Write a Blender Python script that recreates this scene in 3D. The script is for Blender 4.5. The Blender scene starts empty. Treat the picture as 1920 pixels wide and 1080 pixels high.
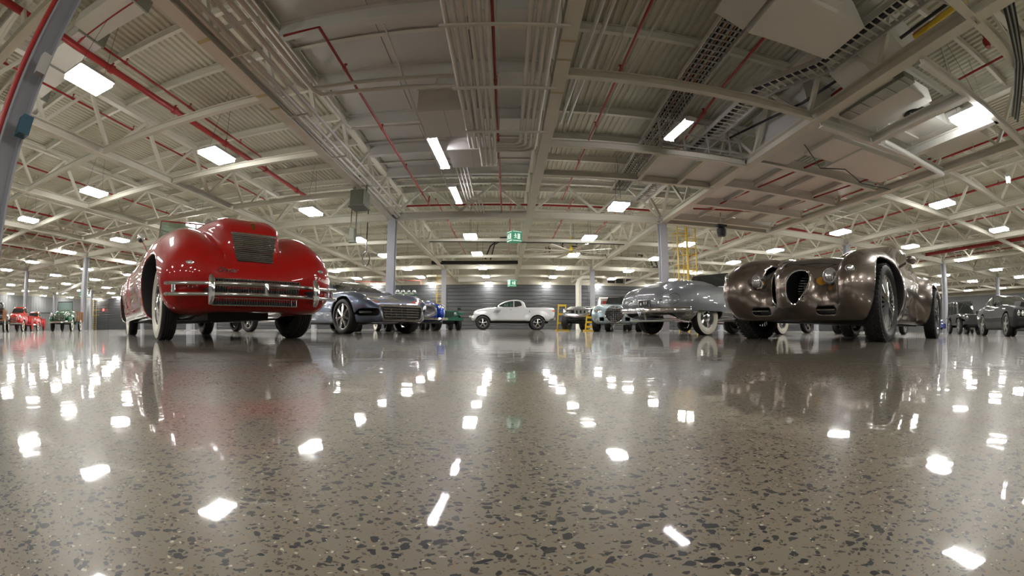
import bpy, bmesh, math, random
import numpy as np
from mathutils import Vector, Matrix
random.seed(7); np.random.seed(7)
C = bpy.context.scene.collection
sc = bpy.context.scene
PI = math.pi
EYE = 0.12

# ------------------------------------------------------------------ camera, world, exposure
cam = bpy.data.cameras.new('camera'); cam_o = bpy.data.objects.new('camera', cam); C.objects.link(cam_o)
sc.camera = cam_o
cam.type = 'PANO'; cam.panorama_type = 'FISHEYE_EQUISOLID'
cam.fisheye_lens = 854.0 / 1920 * 24; cam.sensor_width = 24; cam.fisheye_fov = math.radians(178)
cam.shift_y = 87.13 / 1080
cam.clip_start = 0.01; cam.clip_end = 400
cam_o.matrix_world = (Matrix.Translation((0, 0, EYE)) @ Matrix.Rotation(math.radians(-0.765), 4, 'Z')
    @ Matrix.Rotation(math.radians(90 - 0.82), 4, 'X') @ Matrix.Rotation(math.radians(0.177), 4, 'Z'))
w = bpy.data.worlds.new('hall_air'); sc.world = w; w.use_nodes = True
w.node_tree.nodes['Background'].inputs[0].default_value = (.75, .78, .8, 1)
w.node_tree.nodes['Background'].inputs[1].default_value = 0.25
sc.view_settings.view_transform = 'Standard'; sc.view_settings.look = 'None'
sc.view_settings.gamma = 1; sc.view_settings.use_curve_mapping = False
sc.view_settings.exposure = 0.92
sc.cycles.use_denoising = True
sc.cycles.max_bounces = 7; sc.cycles.diffuse_bounces = 3; sc.cycles.glossy_bounces = 4
sc.cycles.transparent_max_bounces = 6; sc.cycles.transmission_bounces = 4
sc.cycles.sample_clamp_indirect = 4.0
sc.cycles.caustics_reflective = False; sc.cycles.caustics_refractive = False
LAMP_E = 40.0

# ------------------------------------------------------------------ materials
def mat(name, col, rough=.5, metal=0., coat=0., coat_rough=.03, spec=.5, emit=None, es=0., trans=0., alpha=1., noise=None, ior=1.5):
    m = bpy.data.materials.new(name); m.use_nodes = True
    n = m.node_tree.nodes; l = m.node_tree.links; b = n['Principled BSDF']
    b.inputs['Base Color'].default_value = (*col, 1); b.inputs['Roughness'].default_value = rough
    b.inputs['Metallic'].default_value = metal; b.inputs['Coat Weight'].default_value = coat
    b.inputs['Coat Roughness'].default_value = coat_rough; b.inputs['Specular IOR Level'].default_value = spec
    b.inputs['IOR'].default_value = ior
    if trans: b.inputs['Transmission Weight'].default_value = trans
    if alpha < 1: b.inputs['Alpha'].default_value = alpha
    if emit: b.inputs['Emission Color'].default_value = (*emit, 1); b.inputs['Emission Strength'].default_value = es
    if noise:   # (scale, amount): blotchy paint or wear
        tc = n.new('ShaderNodeTexCoord'); t = n.new('ShaderNodeTexNoise'); t.inputs['Scale'].default_value = noise[0]
        t.inputs['Detail'].default_value = 4
        r = n.new('ShaderNodeMapRange'); r.inputs[3].default_value = 1 - noise[1]; r.inputs[4].default_value = 1 + noise[1]
        mx = n.new('ShaderNodeMix'); mx.data_type = 'RGBA'; mx.blend_type = 'MULTIPLY'; mx.inputs[0].default_value = 1
        l.new(tc.outputs['Object'], t.inputs[0]); l.new(t.outputs[0], r.inputs[0])
        mx.inputs[6].default_value = (*col, 1); l.new(r.outputs[0], mx.inputs[7]); l.new(mx.outputs[2], b.inputs['Base Color'])
    return m
M = {}
M['steel'] = mat('white_painted_steel', (.76, .745, .65), .45, noise=(1.3, .08))
M['steel_grey'] = mat('grey_painted_steel', (.50, .49, .46), .5, noise=(1.5, .12))
M['column'] = mat('column_paint', (.36, .37, .40), .4, noise=(2, .08))
M['deck'] = mat('deck_paint', (.66, .65, .54), .55, noise=(.6, .08))
M['galv'] = mat('galvanised_panel', (.33, .35, .31), .4, metal=.3, noise=(2, .1))
M['panel'] = mat('white_ceiling_panel', (.70, .695, .66), .55, noise=(.8, .07))
M['panel_w'] = mat('bright_white_panel', (.86, .86, .82), .5, noise=(.8, .06))
M['pipe'] = mat('white_conduit', (.68, .665, .60), .4)
M['red_pipe'] = mat('red_sprinkler_paint', (.36, .022, .02), .35)
M['yellow'] = mat('yellow_paint', (.75, .52, .04), .4)
M['black'] = mat('black_rubber', (.012, .012, .013), .45)
M['dark'] = mat('dark_recess', (.015, .015, .016), .6)
M['cable'] = mat('copper_tint_cable', (.35, .12, .04), .5)
M['green_sign'] = mat('green_sign_face', (.0, .25, .11), .4, emit=(.0, .45, .2), es=.10)
M['white_sign'] = mat('white_sign_print', (.8, .9, .85), .4, emit=(.8, 1, .9), es=.25)
M['olive'] = mat('olive_box_paint', (.07, .075, .045), .5)
M['lamp'] = mat('lamp_diffuser_glow', (1, 1, 1), .5, emit=(1, .975, .93), es=LAMP_E)
M['tube'] = mat('fluorescent_glow', (1, 1, 1), .5, emit=(1, .93, .99), es=LAMP_E * .8)
M['lamp_body'] = mat('lamp_housing', (.75, .75, .74), .4)
M['blue_box'] = mat('blue_box_paint', (.03, .10, .14), .4)
M['chrome'] = mat('chrome', (.86, .87, .88), .06, metal=1)
M['silver'] = mat('polished_alloy', (.75, .76, .78), .16, metal=1)
M['tyre'] = mat('tyre_rubber', (.014, .014, .015), .55)
M['whitewall'] = mat('whitewall_rubber', (.72, .69, .58), .45)
M['glass'] = mat('tinted_glass', (.02, .025, .025), .02, coat=1, spec=.8)
M['clear'] = mat('clear_green_glass', (.55, .72, .66), .02, trans=1, ior=1.45)
M['amber'] = mat('amber_lens', (.55, .25, .02), .15, coat=1)
M['lens'] = mat('headlamp_lens', (.86, .88, .9), .08, metal=.85, coat=1)
M['redlens'] = mat('orange_lens', (.7, .10, .03), .15, coat=1)
M['wood'] = mat('varnished_wood', (.30, .13, .04), .35, coat=.6, noise=(9, .3))

def floor_material():
    m = bpy.data.materials.new('polished_concrete'); m.use_nodes = True
    n = m.node_tree.nodes; l = m.node_tree.links; b = n['Principled BSDF']
    tc = n.new('ShaderNodeTexCoord')
    def noise(scale, det=3, w=None):
        t = n.new('ShaderNodeTexNoise'); t.inputs['Scale'].default_value = scale; t.inputs['Detail'].default_value = det
        l.new(tc.outputs['Object'], t.inputs[0]); return t.outputs[0]
    def mix(f, a, c):
        x = n.new('ShaderNodeMix'); x.data_type = 'RGBA'
        for s, v in ((0, f), (6, a), (7, c)):
            if hasattr(v, 'node'): l.new(v, x.inputs[s])
            else: x.inputs[s].default_value = v if s == 0 else (*v, 1)
        return x.outputs[2]
    def math_(op, a, c=None):
        x = n.new('ShaderNodeMath'); x.operation = op
        for i, v in enumerate((a, c)):
            if v is None: continue
            if hasattr(v, 'node'): l.new(v, x.inputs[i])
            else: x.inputs[i].default_value = v
        return x.outputs[0]
    # distort coordinates so the pebbles are irregular
    nz = n.new('ShaderNodeTexNoise'); nz.inputs['Scale'].default_value = 90; l.new(tc.outputs['Object'], nz.inputs[0])
    vm = n.new('ShaderNodeVectorMath'); vm.operation = 'SCALE'; vm.inputs['Scale'].default_value = .012
    l.new(nz.outputs[1], vm.inputs[0])
    va = n.new('ShaderNodeVectorMath'); va.operation = 'ADD'; l.new(tc.outputs['Object'], va.inputs[0]); l.new(vm.outputs[0], va.inputs[1])
    def pebbles(scale, keep, size):
        v = n.new('ShaderNodeTexVoronoi'); v.inputs['Scale'].default_value = scale; l.new(va.outputs[0], v.inputs['Vector'])
        sp = n.new('ShaderNodeSeparateColor'); l.new(v.outputs['Color'], sp.inputs[0])
        a = math_('LESS_THAN', sp.outputs[0], keep)
        r = math_('MULTIPLY', sp.outputs[1], size * .6); r = math_('ADD', r, size * .55)
        c = math_('LESS_THAN', v.outputs['Distance'], r)
        return math_('MULTIPLY', a, c), sp.outputs[2]
    base = mix(noise(.35), (.165, .143, .105), (.255, .224, .17))
    pinkish = noise(.22, 2)
    x = n.new('ShaderNodeMapRange'); x.inputs[1].default_value = .55; x.inputs[2].default_value = .75; l.new(pinkish, x.inputs[0])
    base = mix(math_('MULTIPLY', x.outputs[0], .4), base, (.19, .14, .115))
    base = mix(math_('MULTIPLY', noise(60, 6), .55), base, (.23, .205, .16))
    f, g = pebbles(420, .42, .45); base = mix(f, base, mix(g, (.05, .046, .04), (.30, .20, .10)))
    f, g = pebbles(240, .34, .46); base = mix(f, base, mix(g, (.018, .020, .022), (.12, .10, .075)))
    f, g = pebbles(150, .34, .46); base = mix(f, base, mix(g, (.010, .012, .015), (.035, .036, .036)))
    f, g = pebbles(100, .10, .42); base = mix(f, base, mix(g, (.012, .014, .018), (.04, .04, .04)))
    f, g = pebbles(300, .06, .40); base = mix(f, base, (.55, .49, .38))
    # saw-cut joints every slab, in the concrete itself
    se = n.new('ShaderNodeSeparateXYZ'); l.new(tc.outputs['Object'], se.inputs[0])
    jt = None
    for o, per, off in ((se.outputs[0], 6.1, 0.9), (se.outputs[1], 6.1, -3.0)):
        a = math_('ADD', o, off); a = math_('DIVIDE', a, per); a = math_('FRACT', a); a = math_('SUBTRACT', a, .5)
        a = math_('ABSOLUTE', a); a = math_('LESS_THAN', a, .0006)
        jt = a if jt is None else math_('MAXIMUM', jt, a)
    base = mix(jt, base, (.05, .048, .045))
    bd = math_('LESS_THAN', math_('ABSOLUTE', math_('SUBTRACT', se.outputs[1], 5.9)), .16)      # pale strip along one joint
    base = mix(math_('MULTIPLY', bd, .85), base, (.62, .60, .56))
    l.new(base, b.inputs['Base Color'])
    b.inputs['Roughness'].default_value = .36
    b.inputs['Specular IOR Level'].default_value = .18
    b.inputs['Coat Weight'].default_value = .8; b.inputs['Coat IOR'].default_value = 1.5
    rr = n.new('ShaderNodeMapRange'); rr.inputs[3].default_value = .015; rr.inputs[4].default_value = .06
    l.new(noise(.8, 5), rr.inputs[0]); l.new(rr.outputs[0], b.inputs['Coat Roughness'])
    bp = n.new('ShaderNodeBump'); bp.inputs['Strength'].default_value = .06; bp.inputs['Distance'].default_value = .02
    l.new(noise(5, 3), bp.inputs['Height']); l.new(bp.outputs[0], b.inputs['Coat Normal'])
    return m
M['floor'] = floor_material()

# ------------------------------------------------------------------ mesh collector
class MB:
    def __init__(s): s.v = []; s.f = []; s.g = []
    def add(s, vs, fs):
        o = len(s.v); s.g.append((o, o + len(vs), len(s.f), len(s.f) + len(fs))); s.v += [tuple(p) for p in vs]; s.f += [tuple(i + o for i in f) for f in fs]; return s
    def box(s, c, d, rot=None):
        hx, hy, hz = d[0] / 2, d[1] / 2, d[2] / 2
        vs = [Vector((x, y, z)) for x in (-hx, hx) for y in (-hy, hy) for z in (-hz, hz)]
        if rot is not None: vs = [rot @ v for v in vs]
        vs = [v + Vector(c) for v in vs]
        return s.add(vs, [(0, 1, 3, 2), (4, 6, 7, 5), (0, 4, 5, 1), (2, 3, 7, 6), (0, 2, 6, 4), (1, 5, 7, 3)])
    def frame(s, p0, p1, up=(0, 0, 1)):
        a, b = Vector(p0), Vector(p1); d = (b - a).normalized(); u = Vector(up)
        if abs(d.dot(u)) > .98: u = Vector((1, 0, 0)) if abs(d.x) < .9 else Vector((0, 1, 0))
        x = d.cross(u).normalized(); y = x.cross(d).normalized(); return a, b, x, y
    def prof(s, p0, p1, pts, up=(0, 0, 1), caps=True):     # sweep a closed 2D profile from p0 to p1
        a, b, x, y = s.frame(p0, p1, up); k = len(pts)
        vs = [a + x * q[0] + y * q[1] for q in pts] + [b + x * q[0] + y * q[1] for q in pts]
        fs = [(i, (i + 1) % k, k + (i + 1) % k, k + i) for i in range(k)]
        if caps: fs += [tuple(range(k))[::-1], tuple(range(k, 2 * k))]
        return s.add(vs, fs)
    def bar(s, p0, p1, w, h, up=(0, 0, 1)):
        return s.prof(p0, p1, [(-w / 2, -h / 2), (w / 2, -h / 2), (w / 2, h / 2), (-w / 2, h / 2)], up)
    def ibeam(s, p0, p1, w, h, t=.03, up=(0, 0, 1)):
        W, Hh = w / 2, h / 2; k = t / 2
        return s.prof(p0, p1, [(-W, -Hh), (W, -Hh), (W, -Hh + t), (k, -Hh + t), (k, Hh - t), (W, Hh - t), (W, Hh), (-W, Hh), (-W, Hh - t), (-k, Hh - t), (-k, -Hh + t), (-W, -Hh + t)], up)
    def tube(s, pts, r, n=8, closed=False):
        pts = [Vector(p) for p in pts]; rings = []
        N = len(pts); prev = None
        for i, p in enumerate(pts):
            if closed: d = pts[(i + 1) % N] - pts[i - 1]
            else: d = pts[min(i + 1, N - 1)] - pts[max(i - 1, 0)]
            d.normalize()
            if prev is None:
                u = Vector((0, 0, 1)) if abs(d.z) < .9 else Vector((1, 0, 0)); x = d.cross(u).normalized()
            else: x = (prev - d * prev.dot(d)).normalized()
            prev = x; y = d.cross(x)
            rr = r[i] if hasattr(r, '__len__') else r
            rings.append([p + (x * math.cos(2 * PI * k / n) + y * math.sin(2 * PI * k / n)) * rr for k in range(n)])
        vs = [v for g in rings for v in g]; fs = []
        for i in range(N if closed else N - 1):
            a = i * n; b = ((i + 1) % N) * n
            fs += [(a + k, a + (k + 1) % n, b + (k + 1) % n, b + k) for k in range(n)]
        if not closed: fs += [tuple(range(n))[::-1], tuple(range((N - 1) * n, N * n))]
        return s.add(vs, fs)
    def lathe(s, prof, n=32, c=(0, 0, 0), axis='Y', closed=False):   # prof: (radius, offset along axis)
        k = len(prof); vs = []
        for i in range(n):
            a = 2 * PI * i / n; ca, sa = math.cos(a), math.sin(a)
            for r, o in prof:
                q = {'Y': (r * ca, o, r * sa), 'Z': (r * ca, r * sa, o), 'X': (o, r * ca, r * sa)}[axis]
                vs.append((q[0] + c[0], q[1] + c[1], q[2] + c[2]))
        fs = []
        for i in range(n):
            j = (i + 1) % n
            for m in range(k if closed else k - 1):
                m2 = (m + 1) % k; fs.append((i * k + m, j * k + m, j * k + m2, i * k + m2))
        return s.add(vs, fs)
    def plate(s, poly, p, x, y, t):         # extrude a flat polygon: origin p, in-plane axes x, y, thickness t along x cross y
        p, x, y = Vector(p), Vector(x), Vector(y); nrm = x.cross(y).normalized(); k = len(poly)
        vs = [p + x * a + y * b for a, b in poly] + [p + x * a + y * b + nrm * t for a, b in poly]
        return s.add(vs, [tuple(range(k))[::-1], tuple(range(k, 2 * k))] + [(i, (i + 1) % k, k + (i + 1) % k, k + i) for i in range(k)])
    def mesh(s, name, m, smooth=False):
        me = bpy.data.meshes.new(name); me.from_pydata([tuple(v) for v in s.v], [], s.f); me.update()
        bm = bmesh.new(); bm.from_mesh(me); bmesh.ops.recalc_face_normals(bm, faces=bm.faces); bm.to_mesh(me); bm.free()
        if smooth:
            me.polygons.foreach_set('use_smooth', [True] * len(me.polygons))
            me.set_sharp_from_angle(angle=math.radians(40))
        me.materials.append(m); return me
    def build(s, name, m, parent=None, smooth=False):
        if parent is not None and 1 < len(s.g) <= 24 and s.g[-1][1] == len(s.v):      # far-apart pieces become parts of their own
            bb = [(np.min(s.v[a:b], axis=0), np.max(s.v[a:b], axis=0)) for a, b, _, _ in s.g]; k = len(bb); c = list(range(k))
            for i in range(k):
                for j in range(i + 1, k):
                    gap = np.linalg.norm(np.maximum(0, np.maximum(bb[j][0] - bb[i][1], bb[i][0] - bb[j][1])))
                    sz = max((bb[i][1] - bb[i][0]).max(), (bb[j][1] - bb[j][0]).max())
                    if gap <= max(.02, .3 * sz) and c[i] != c[j]:
                        old = c[j]; c = [c[i] if q == old else q for q in c]
            ids = sorted(set(c))
            if len(ids) > 1:
                out = None
                for q in ids:
                    b = MB()
                    for n_, (v0, v1, f0, f1) in enumerate(s.g):
                        if c[n_] == q: b.add(s.v[v0:v1], [tuple(i - v0 for i in f) for f in s.f[f0:f1]])
                    o = link(name, b.mesh(name, m, smooth), parent); out = out or o
                return out
        return link(name, s.mesh(name, m, smooth), parent)
def link(name, me, parent=None, loc=(0, 0, 0), rot=(0, 0, 0), scale=(1, 1, 1)):
    o = bpy.data.objects.new(name, me); C.objects.link(o)
    if parent is not None: o.parent = parent
    o.location = loc; o.rotation_euler = rot; o.scale = scale
    return o
def tag(o, label, cat, group=None, kind=None):
    o['label'] = label; o['category'] = cat
    if group: o['group'] = group
    if kind: o['kind'] = kind
    return o
def thing(name, label, cat, loc=(0, 0, 0), rz=0, group=None, scale=1):
    o = bpy.data.objects.new(name, None); C.objects.link(o); o.location = loc; o.rotation_euler = (0, 0, rz)
    o.scale = (scale,) * 3; o.empty_display_size = .1
    return tag(o, label, cat, group)
def struct(o): o['kind'] = 'structure'; return o
def copy_tree(o, parent=None):
    c = o.copy(); C.objects.link(c); c.parent = parent
    for ch in list(o.children): copy_tree(ch, c)
    return c
ORD = ['first', 'second', 'third', 'fourth', 'fifth', 'sixth', 'seventh', 'eighth', 'ninth', 'tenth', 'eleventh', 'twelfth', 'thirteenth', 'fourteenth', 'fifteenth', 'sixteenth', 'seventeenth', 'eighteenth', 'nineteenth', 'twentieth',
       'twenty-first', 'twenty-second', 'twenty-third', 'twenty-fourth', 'twenty-fifth']
# ------------------------------------------------------------------ the hall
X0, X1, Y0, Y1 = -70.0, 62.0, -16.0, 51.0
ZC = 5.12                       # underside of the trusses
ZD = 7.22                       # underside of the roof deck
WH = 5.0                        # height of the dark wall panels
fl = MB().box(((X0 + X1) / 2, (Y0 + Y1) / 2, -.1), (X1 - X0, Y1 - Y0, .2)).build('floor', M['floor']); struct(fl)

def deck_mesh(x0, x1, y0, y1, z, pitch=.2, h=.05):
    xs = []; x = x0
    while x < x1:
        xs += [(x, 0), (x + pitch * .45, 0), (x + pitch * .6, h), (x + pitch * .85, h)]; x += pitch
    xs.append((x1, 0)); k = len(xs)
    b = MB(); b.v = [(a, y0, z + c) for a, c in xs] + [(a, y1, z + c) for a, c in xs]
    b.f = [(i, i + 1, k + i + 1, k + i) for i in range(k - 1)]; return b
ceil = struct(link('ceiling', None))
deck_mesh(X0, X1, Y0, Y1, ZD).build('deck_sheet', M['deck'], ceil)
MB().box(((X0 + X1) / 2, (Y0 + Y1) / 2, ZD + .3), (X1 - X0, Y1 - Y0, .3)).build('roof_slab', M['deck'], ceil)

# walls: ribbed dark panels below, pale steel above
M['wall_dark'] = mat('charcoal_wall_panel', (.055, .058, .062), .38, noise=(.5, .12))
M['wall_grey'] = mat('grey_wall_panel', (.17, .175, .175), .45, noise=(.5, .08))
M['wall_pale'] = mat('pale_upper_wall', (.50, .47, .39), .6)
def wall_panel_mesh(name, wd, ht, m, horizontal):
    pts = [(0, 0)]; n = 12 if horizontal else 10; L = ht if horizontal else wd
    for i in range(n):
        a = L * i / n; s_ = L / n
        pts += [(a + s_ * .08, -.035), (a + s_ * .88, -.035), (a + s_ * .98, 0)]
    pts += [(L, .04), (0, .04)]
    b = MB()
    if horizontal: b.prof((.02, 0, 0), (wd - .02, 0, 0), [(-q[1], q[0]) for q in pts], caps=True)
    else: b.prof((0, 0, 0), (0, 0, ht), [(q[1], q[0]) for q in pts], up=(1, 0, 0))
    return b.mesh(name, m)
wb = struct(link('wall_back', None)); pm = wall_panel_mesh('wall_panel', 5.28, WH, M['wall_dark'], True)
for i in range(25):
    link('panel', pm, wb, (X0 + i * 5.28, Y1 - .05, 0))
MB().box(((X0 + X1) / 2, Y1 + .1, (WH + ZD) / 2 + .1), (X1 - X0, .2, ZD - WH + .2)).build('upper_wall', M['wall_pale'], wb)
MB().box(((X0 + X1) / 2, Y1 + .2, WH / 2), (X1 - X0, .2, WH)).build('wall_core', M['wall_dark'], wb)
wl = struct(link('wall_left', None)); wr = struct(link('wall_right', None)); wn = struct(link('wall_near', None))
def vpanel(name, wd, ht, m):
    b = MB(); n = 9; s_ = wd / n
    b.box((0, 0, ht / 2), (.06, wd - .03, ht))
    for i in range(n): b.box((.045, -wd / 2 + (i + .5) * s_, ht / 2), (.03, s_ * .7, ht - .1))
    return b.mesh(name, m)
vg = vpanel('grey_panel', 5.15, WH, M['wall_grey'])
for i in range(13):
    link('panel', vg, wl, (X0 + .05, Y0 + 5.15 * (i + .5), 0))
    link('panel', vg, wr, (X1 - .05, Y0 + 5.15 * (i + .5), 0), (0, 0, PI))
for r_, x, s_ in ((wl, X0 - .1, 1), (wr, X1 + .1, -1)):
    MB().box((x, (Y0 + Y1) / 2, (WH + ZD) / 2), (.2, Y1 - Y0, ZD - WH + .2)).build('upper_wall', M['wall_pale'], r_)
    MB().box((x, (Y0 + Y1) / 2, WH / 2), (.1, Y1 - Y0, WH)).build('wall_core', M['wall_grey'], r_)
MB().box(((X0 + X1) / 2, Y0 - .1, ZD / 2), (X1 - X0, .2, ZD)).build('wall_core', M['wall_grey'], wn)

M['tape'] = mat('yellowed_tape', (.55, .48, .24), .5)
# ------------------------------------------------------------------ columns
GX = [-66, -60, -54, -47.8, -41.4, -35.3, -29.4, -24.1, -17.6, -11.75, -5.3, 1.05, 7.4, 13.65, 19.8, 26.0, 32.0, 38.2, 44.3, 50.5, 56.7]
colX = [-65.6, -53.5, -41.4, -29.4, -17.4, -5.3, 7.4, 19.8, 32.0, 44.3, 56.5]
YG = [-15.9, 2.25, 20.3, 38.4]
def column_parts(h):
    a = MB().ibeam((0, 0, .03), (0, 0, h), .36, .40, .035, up=(0, 1, 0)).mesh('shaft', M['column'])
    b = MB().box((0, 0, .015), (.55, .55, .03))
    for x in (-.2, .2):
        for y in (-.2, .2): b.lathe([(0.001, .06), (.02, .06), (.02, .03)], 6, (x, y, 0), 'Z')
    b = b.mesh('base_plate', M['column'])
    c = MB().box((0, 0, h + .015 - .28), (.5, .5, .03)).box((0, 0, h - .13), (.46, .46, .26)).mesh('cap', M['steel_grey'])
    return a, b, c
ca, cb, cc = column_parts(ZC + .35)
def side_name(v, xs):
    i = min(range(len(xs)), key=lambda k: abs(xs[k] - v)); return i
for ri, y in enumerate(YG[1:]):
    for x in colX:
        if ri == 0 and (x > 0 or x < -6): continue
        row = ['in the nearest row', 'in the middle row', 'in the far row'][ri]
        k = colX.index(x)
        if k <= 5: pl_ = '%s to the left of the centre aisle' % ORD[5 - k]
        else: pl_ = '%s to the right of the centre aisle' % ORD[k - 6]
        lab = 'grey steel roof column %s, %s' % (row, pl_)
        if ri == 0: lab = 'large grey steel column at the left edge carrying a red riser pipe'
        t = thing('steel_column', lab, 'column', (x, y, 0) if ri else (-5.5, 1.93, 0), 0, 'steel roof columns')
        link('shaft', ca, t); link('base_plate', cb, t); link('cap', cc, t)
        if ri == 0:
            o = MB().tube([(.12, -.24, .03), (.12, -.24, 5.2)], .05, 10).build('riser_pipe', M['red_pipe'], t, True); o['label'] = 'red sprinkler riser on the column'
            MB().box((.30, .1, 2.30), (.16, .18, .22)).box((.2, .1, 2.30), (.1, .1, .1)).build('junction_box', M['blue_box'], t)['label'] = 'dark blue junction box'
            MB().box((.26, .05, 3.1), (.1, .16, .26)).build('control_box', M['steel_grey'], t)

# ------------------------------------------------------------------ trusses
def truss_parts(L, n, z0=0, depth=ZD - .3 - ZC, wide=.28, chord=.26):
    bot = MB().ibeam((0, 0, chord / 2), (0, L, chord / 2), wide, chord, .025).mesh('bottom_chord', M['steel'])
    top = MB().ibeam((0, 0, depth), (0, L, depth), .22, .22, .025).mesh('top_chord', M['steel'])
    s_ = L / n; webs = []
    up = MB().bar((0, 0, chord), (0, s_ / 2, depth - .1), .11, .11).mesh('web_member', M['steel'])
    dn = MB().bar((0, 0, depth - .1), (0, s_ / 2, chord), .11, .11).mesh('web_member', M['steel'])
    return bot, top, up, dn, s_
TP = truss_parts(18.05, 6)
def put_truss(label, x, y, rz, P, n, group):
    t = thing('roof_truss', label, 'truss', (x, y, ZC), rz, group)
    link('bottom_chord', P[0], t); link('top_chord', P[1], t)
    for k in range(n):
        link('web_member', P[2], t, (0, k * P[4], 0)); link('web_member', P[3], t, (0, (k + .5) * P[4], 0))
    return t
def lr(x):
    if x < 1.0:
        g = sorted([v for v in GX if v < 1.0], reverse=True); return '%s on the left' % ORD[g.index(x)]
    g = [v for v in GX if v > 1.1]
    return '%s on the right' % ORD[g.index(x)] if x > 1.1 else 'on the middle line'
for x in GX:
    for r_ in range(4):
        y = YG[r_] if r_ else -15.9
        L = 18.05
        if r_ == 3:
            P3 = globals().setdefault('TP3', truss_parts(12.5, 4)); P = P3; n = 4
        else: P = TP; n = 6
        if r_ == 0 and (x < -20 or x > 20): continue
        where = ['overhead by the camera', 'in the front bay', 'in the middle bay', 'in the back bay'][r_]
        t = put_truss('pale steel truss running front to back %s, %s' % (where, lr(x)), x, y + .02, 0, P, n, 'roof trusses running front to back')
        if r_ == 1 and x in (1.05, -5.3):
            for q in ((4.35, 5.0, 6.35) if x > 0 else (2.9, 5.4, 6.1)):
                MB().box((0, q, -.002), (.27, .07 if x > 0 else .12, .004)).build('tape_mark', M['tape'], t)
# cross trusses between columns
cross = {}
for yi, y in enumerate(YG[1:]):
    for i in range(len(GX) - 1):
        L = GX[i + 1] - GX[i]
        if yi == 0 and (GX[i] < -30 or GX[i] > 30): continue
        key = round(L, 2)
        if key not in cross: cross[key] = truss_parts(L - .28, 2, wide=.26, chord=.34)
        row = ['nearest', 'middle', 'far'][yi]
        if GX[i] < 1.0: s_ = '%s bay left of centre' % ORD[len([v for v in GX if v < 1.0]) - 1 - i]
        else: s_ = '%s bay right of centre' % ORD[i - len([v for v in GX if v < 1.0])]
        P = cross[key]
        t = put_truss('pale steel cross truss on the %s column row, %s' % (row, s_), GX[i] + .14, y, -PI / 2, P, 2, 'cross trusses on the column rows')
# bottom struts tying the trusses sideways
for y, spans in ((7.95, 'all'), (11.75, 'all'), (14.3, 'right'), (16.1, 'left'), (26.2, 'all'), (32.2, 'all'), (44.4, 'all')):
    for i in range(len(GX) - 1):
        a, b = GX[i], GX[i + 1]
        if -6 < a < 1: 
            if y < 21: continue
        if spans == 'right' and not (1 < a < 8): continue
        if spans == 'left' and a > -5: continue
        if y < 21 and a > 7 and a < 13: continue
        rowy = {7.95: 'nearest', 11.75: 'second', 14.3: 'third', 16.1: 'fourth', 26.2: 'fifth', 32.2: 'sixth', 44.4: 'rearmost'}[y]
        k = [v for v in GX if v < 1.0]
        s_ = ('%s bay left of centre' % ORD[len(k) - 1 - i]) if a < 1.0 else ('%s bay right of centre' % ORD[i - len(k)])
        L = b - a - .28
        o = MB().ibeam((0, 0, 0), (L, 0, 0), .16, .2, .022).build('tie_beam', M['steel'])
        o.location = (a + .14, y, ZC + .12)
        tag(o, 'slim pale tie beam in the %s row, %s' % (rowy, s_), 'beam', 'tie beams between the trusses')
# joists under the deck, one long line each
jm = MB().ibeam((X0 + .1, 0, 0), (X1 - .1, 0, 0), .14, .26, .02).mesh('roof_joist', M['steel'])
y = 1.85; k = 0
while y < 50.5:
    o = link('roof_joist', jm, None, (0, y, ZD - .14)); tag(o, 'long pale joist right under the ribbed deck, %s line from the front' % ORD[k], 'joist', 'joists under the ribbed deck'); y += 2.235; k += 1
# ------------------------------------------------------------------ high-bay lamps
LX = [-68.3, -61.8, -55.1, -48.4, -41.5, -34.9, -28.3, -21.65, -15.0, -8.35, -1.95, 4.55, 10.4, 16.8, 23.5, 31.0, 38.3, 45.2, 54.5]
LY = [-11.5, -4.5, 4.62, 10.25, 17.6, 24.3, 30.2, 37.4, 43.7, 50.2]  # rows behind the camera are unseen, added for bounce light and reflections
def lamp_meshes():
    b = MB().box((0, 0, .095), (.68, 1.2, .06)).box((0, 0, .14), (.22, .5, .06))
    for s_ in (-1, 1):
        b.box((.34 * s_, 0, .07), (.02, 1.2, .03)); b.box((0, .60 * s_, .07), (.66, .02, .03))
    d = MB().box((0, 0, .015), (.64, 1.16, .09))
    h = MB().tube([(0, .45, .12), (0, .1, ZD - 4.98)], .006, 4)
    return b.mesh('housing', M['lamp_body']), d.mesh('diffuser', M['lamp']), h.mesh('hanger', M['dark'])
lb, ld, lh = lamp_meshes()
for yi, y in enumerate(LY):
    for xi, x in enumerate(LX):
        if y < 0 and not (-20 < x < 20): continue
        if y < 5 and not (-30 < x < 32): continue
        if 10 < y < 20 and -3 < x < 0: continue                # fluorescent strips here
        if 3 < y < 5 and -3 < x < 6: continue
        if x == 4.55 and y == 10.25: continue
        if x == 10.4 and y in (10.25, 17.6): continue
        row = 'the unseen row behind the camera' if y < 0 else 'the %s row from the camera' % ORD[yi - 2]
        if y < 0: row = 'the unseen row %s behind the camera' % ('just' if yi == 1 else 'well')
        i0 = 10
        if xi <= i0: s_ = 'over the middle' if xi == i0 else '%s left of middle' % ORD[i0 - 1 - xi]
        else: s_ = '%s right of middle' % ORD[xi - i0 - 1]
        zz = 5.05 if x != 10.4 else 4.98
        t = thing('high_bay_lamp', 'lit ceiling lamp in %s, %s' % (row, s_), 'lamp', (x, y, zz), 0, 'flat ceiling lamps')
        link('housing', lb, t); link('diffuser', ld, t)
        link('hanger', lh, t); link('hanger', lh, t, (0, 0, 0), (0, 0, PI))
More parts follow.
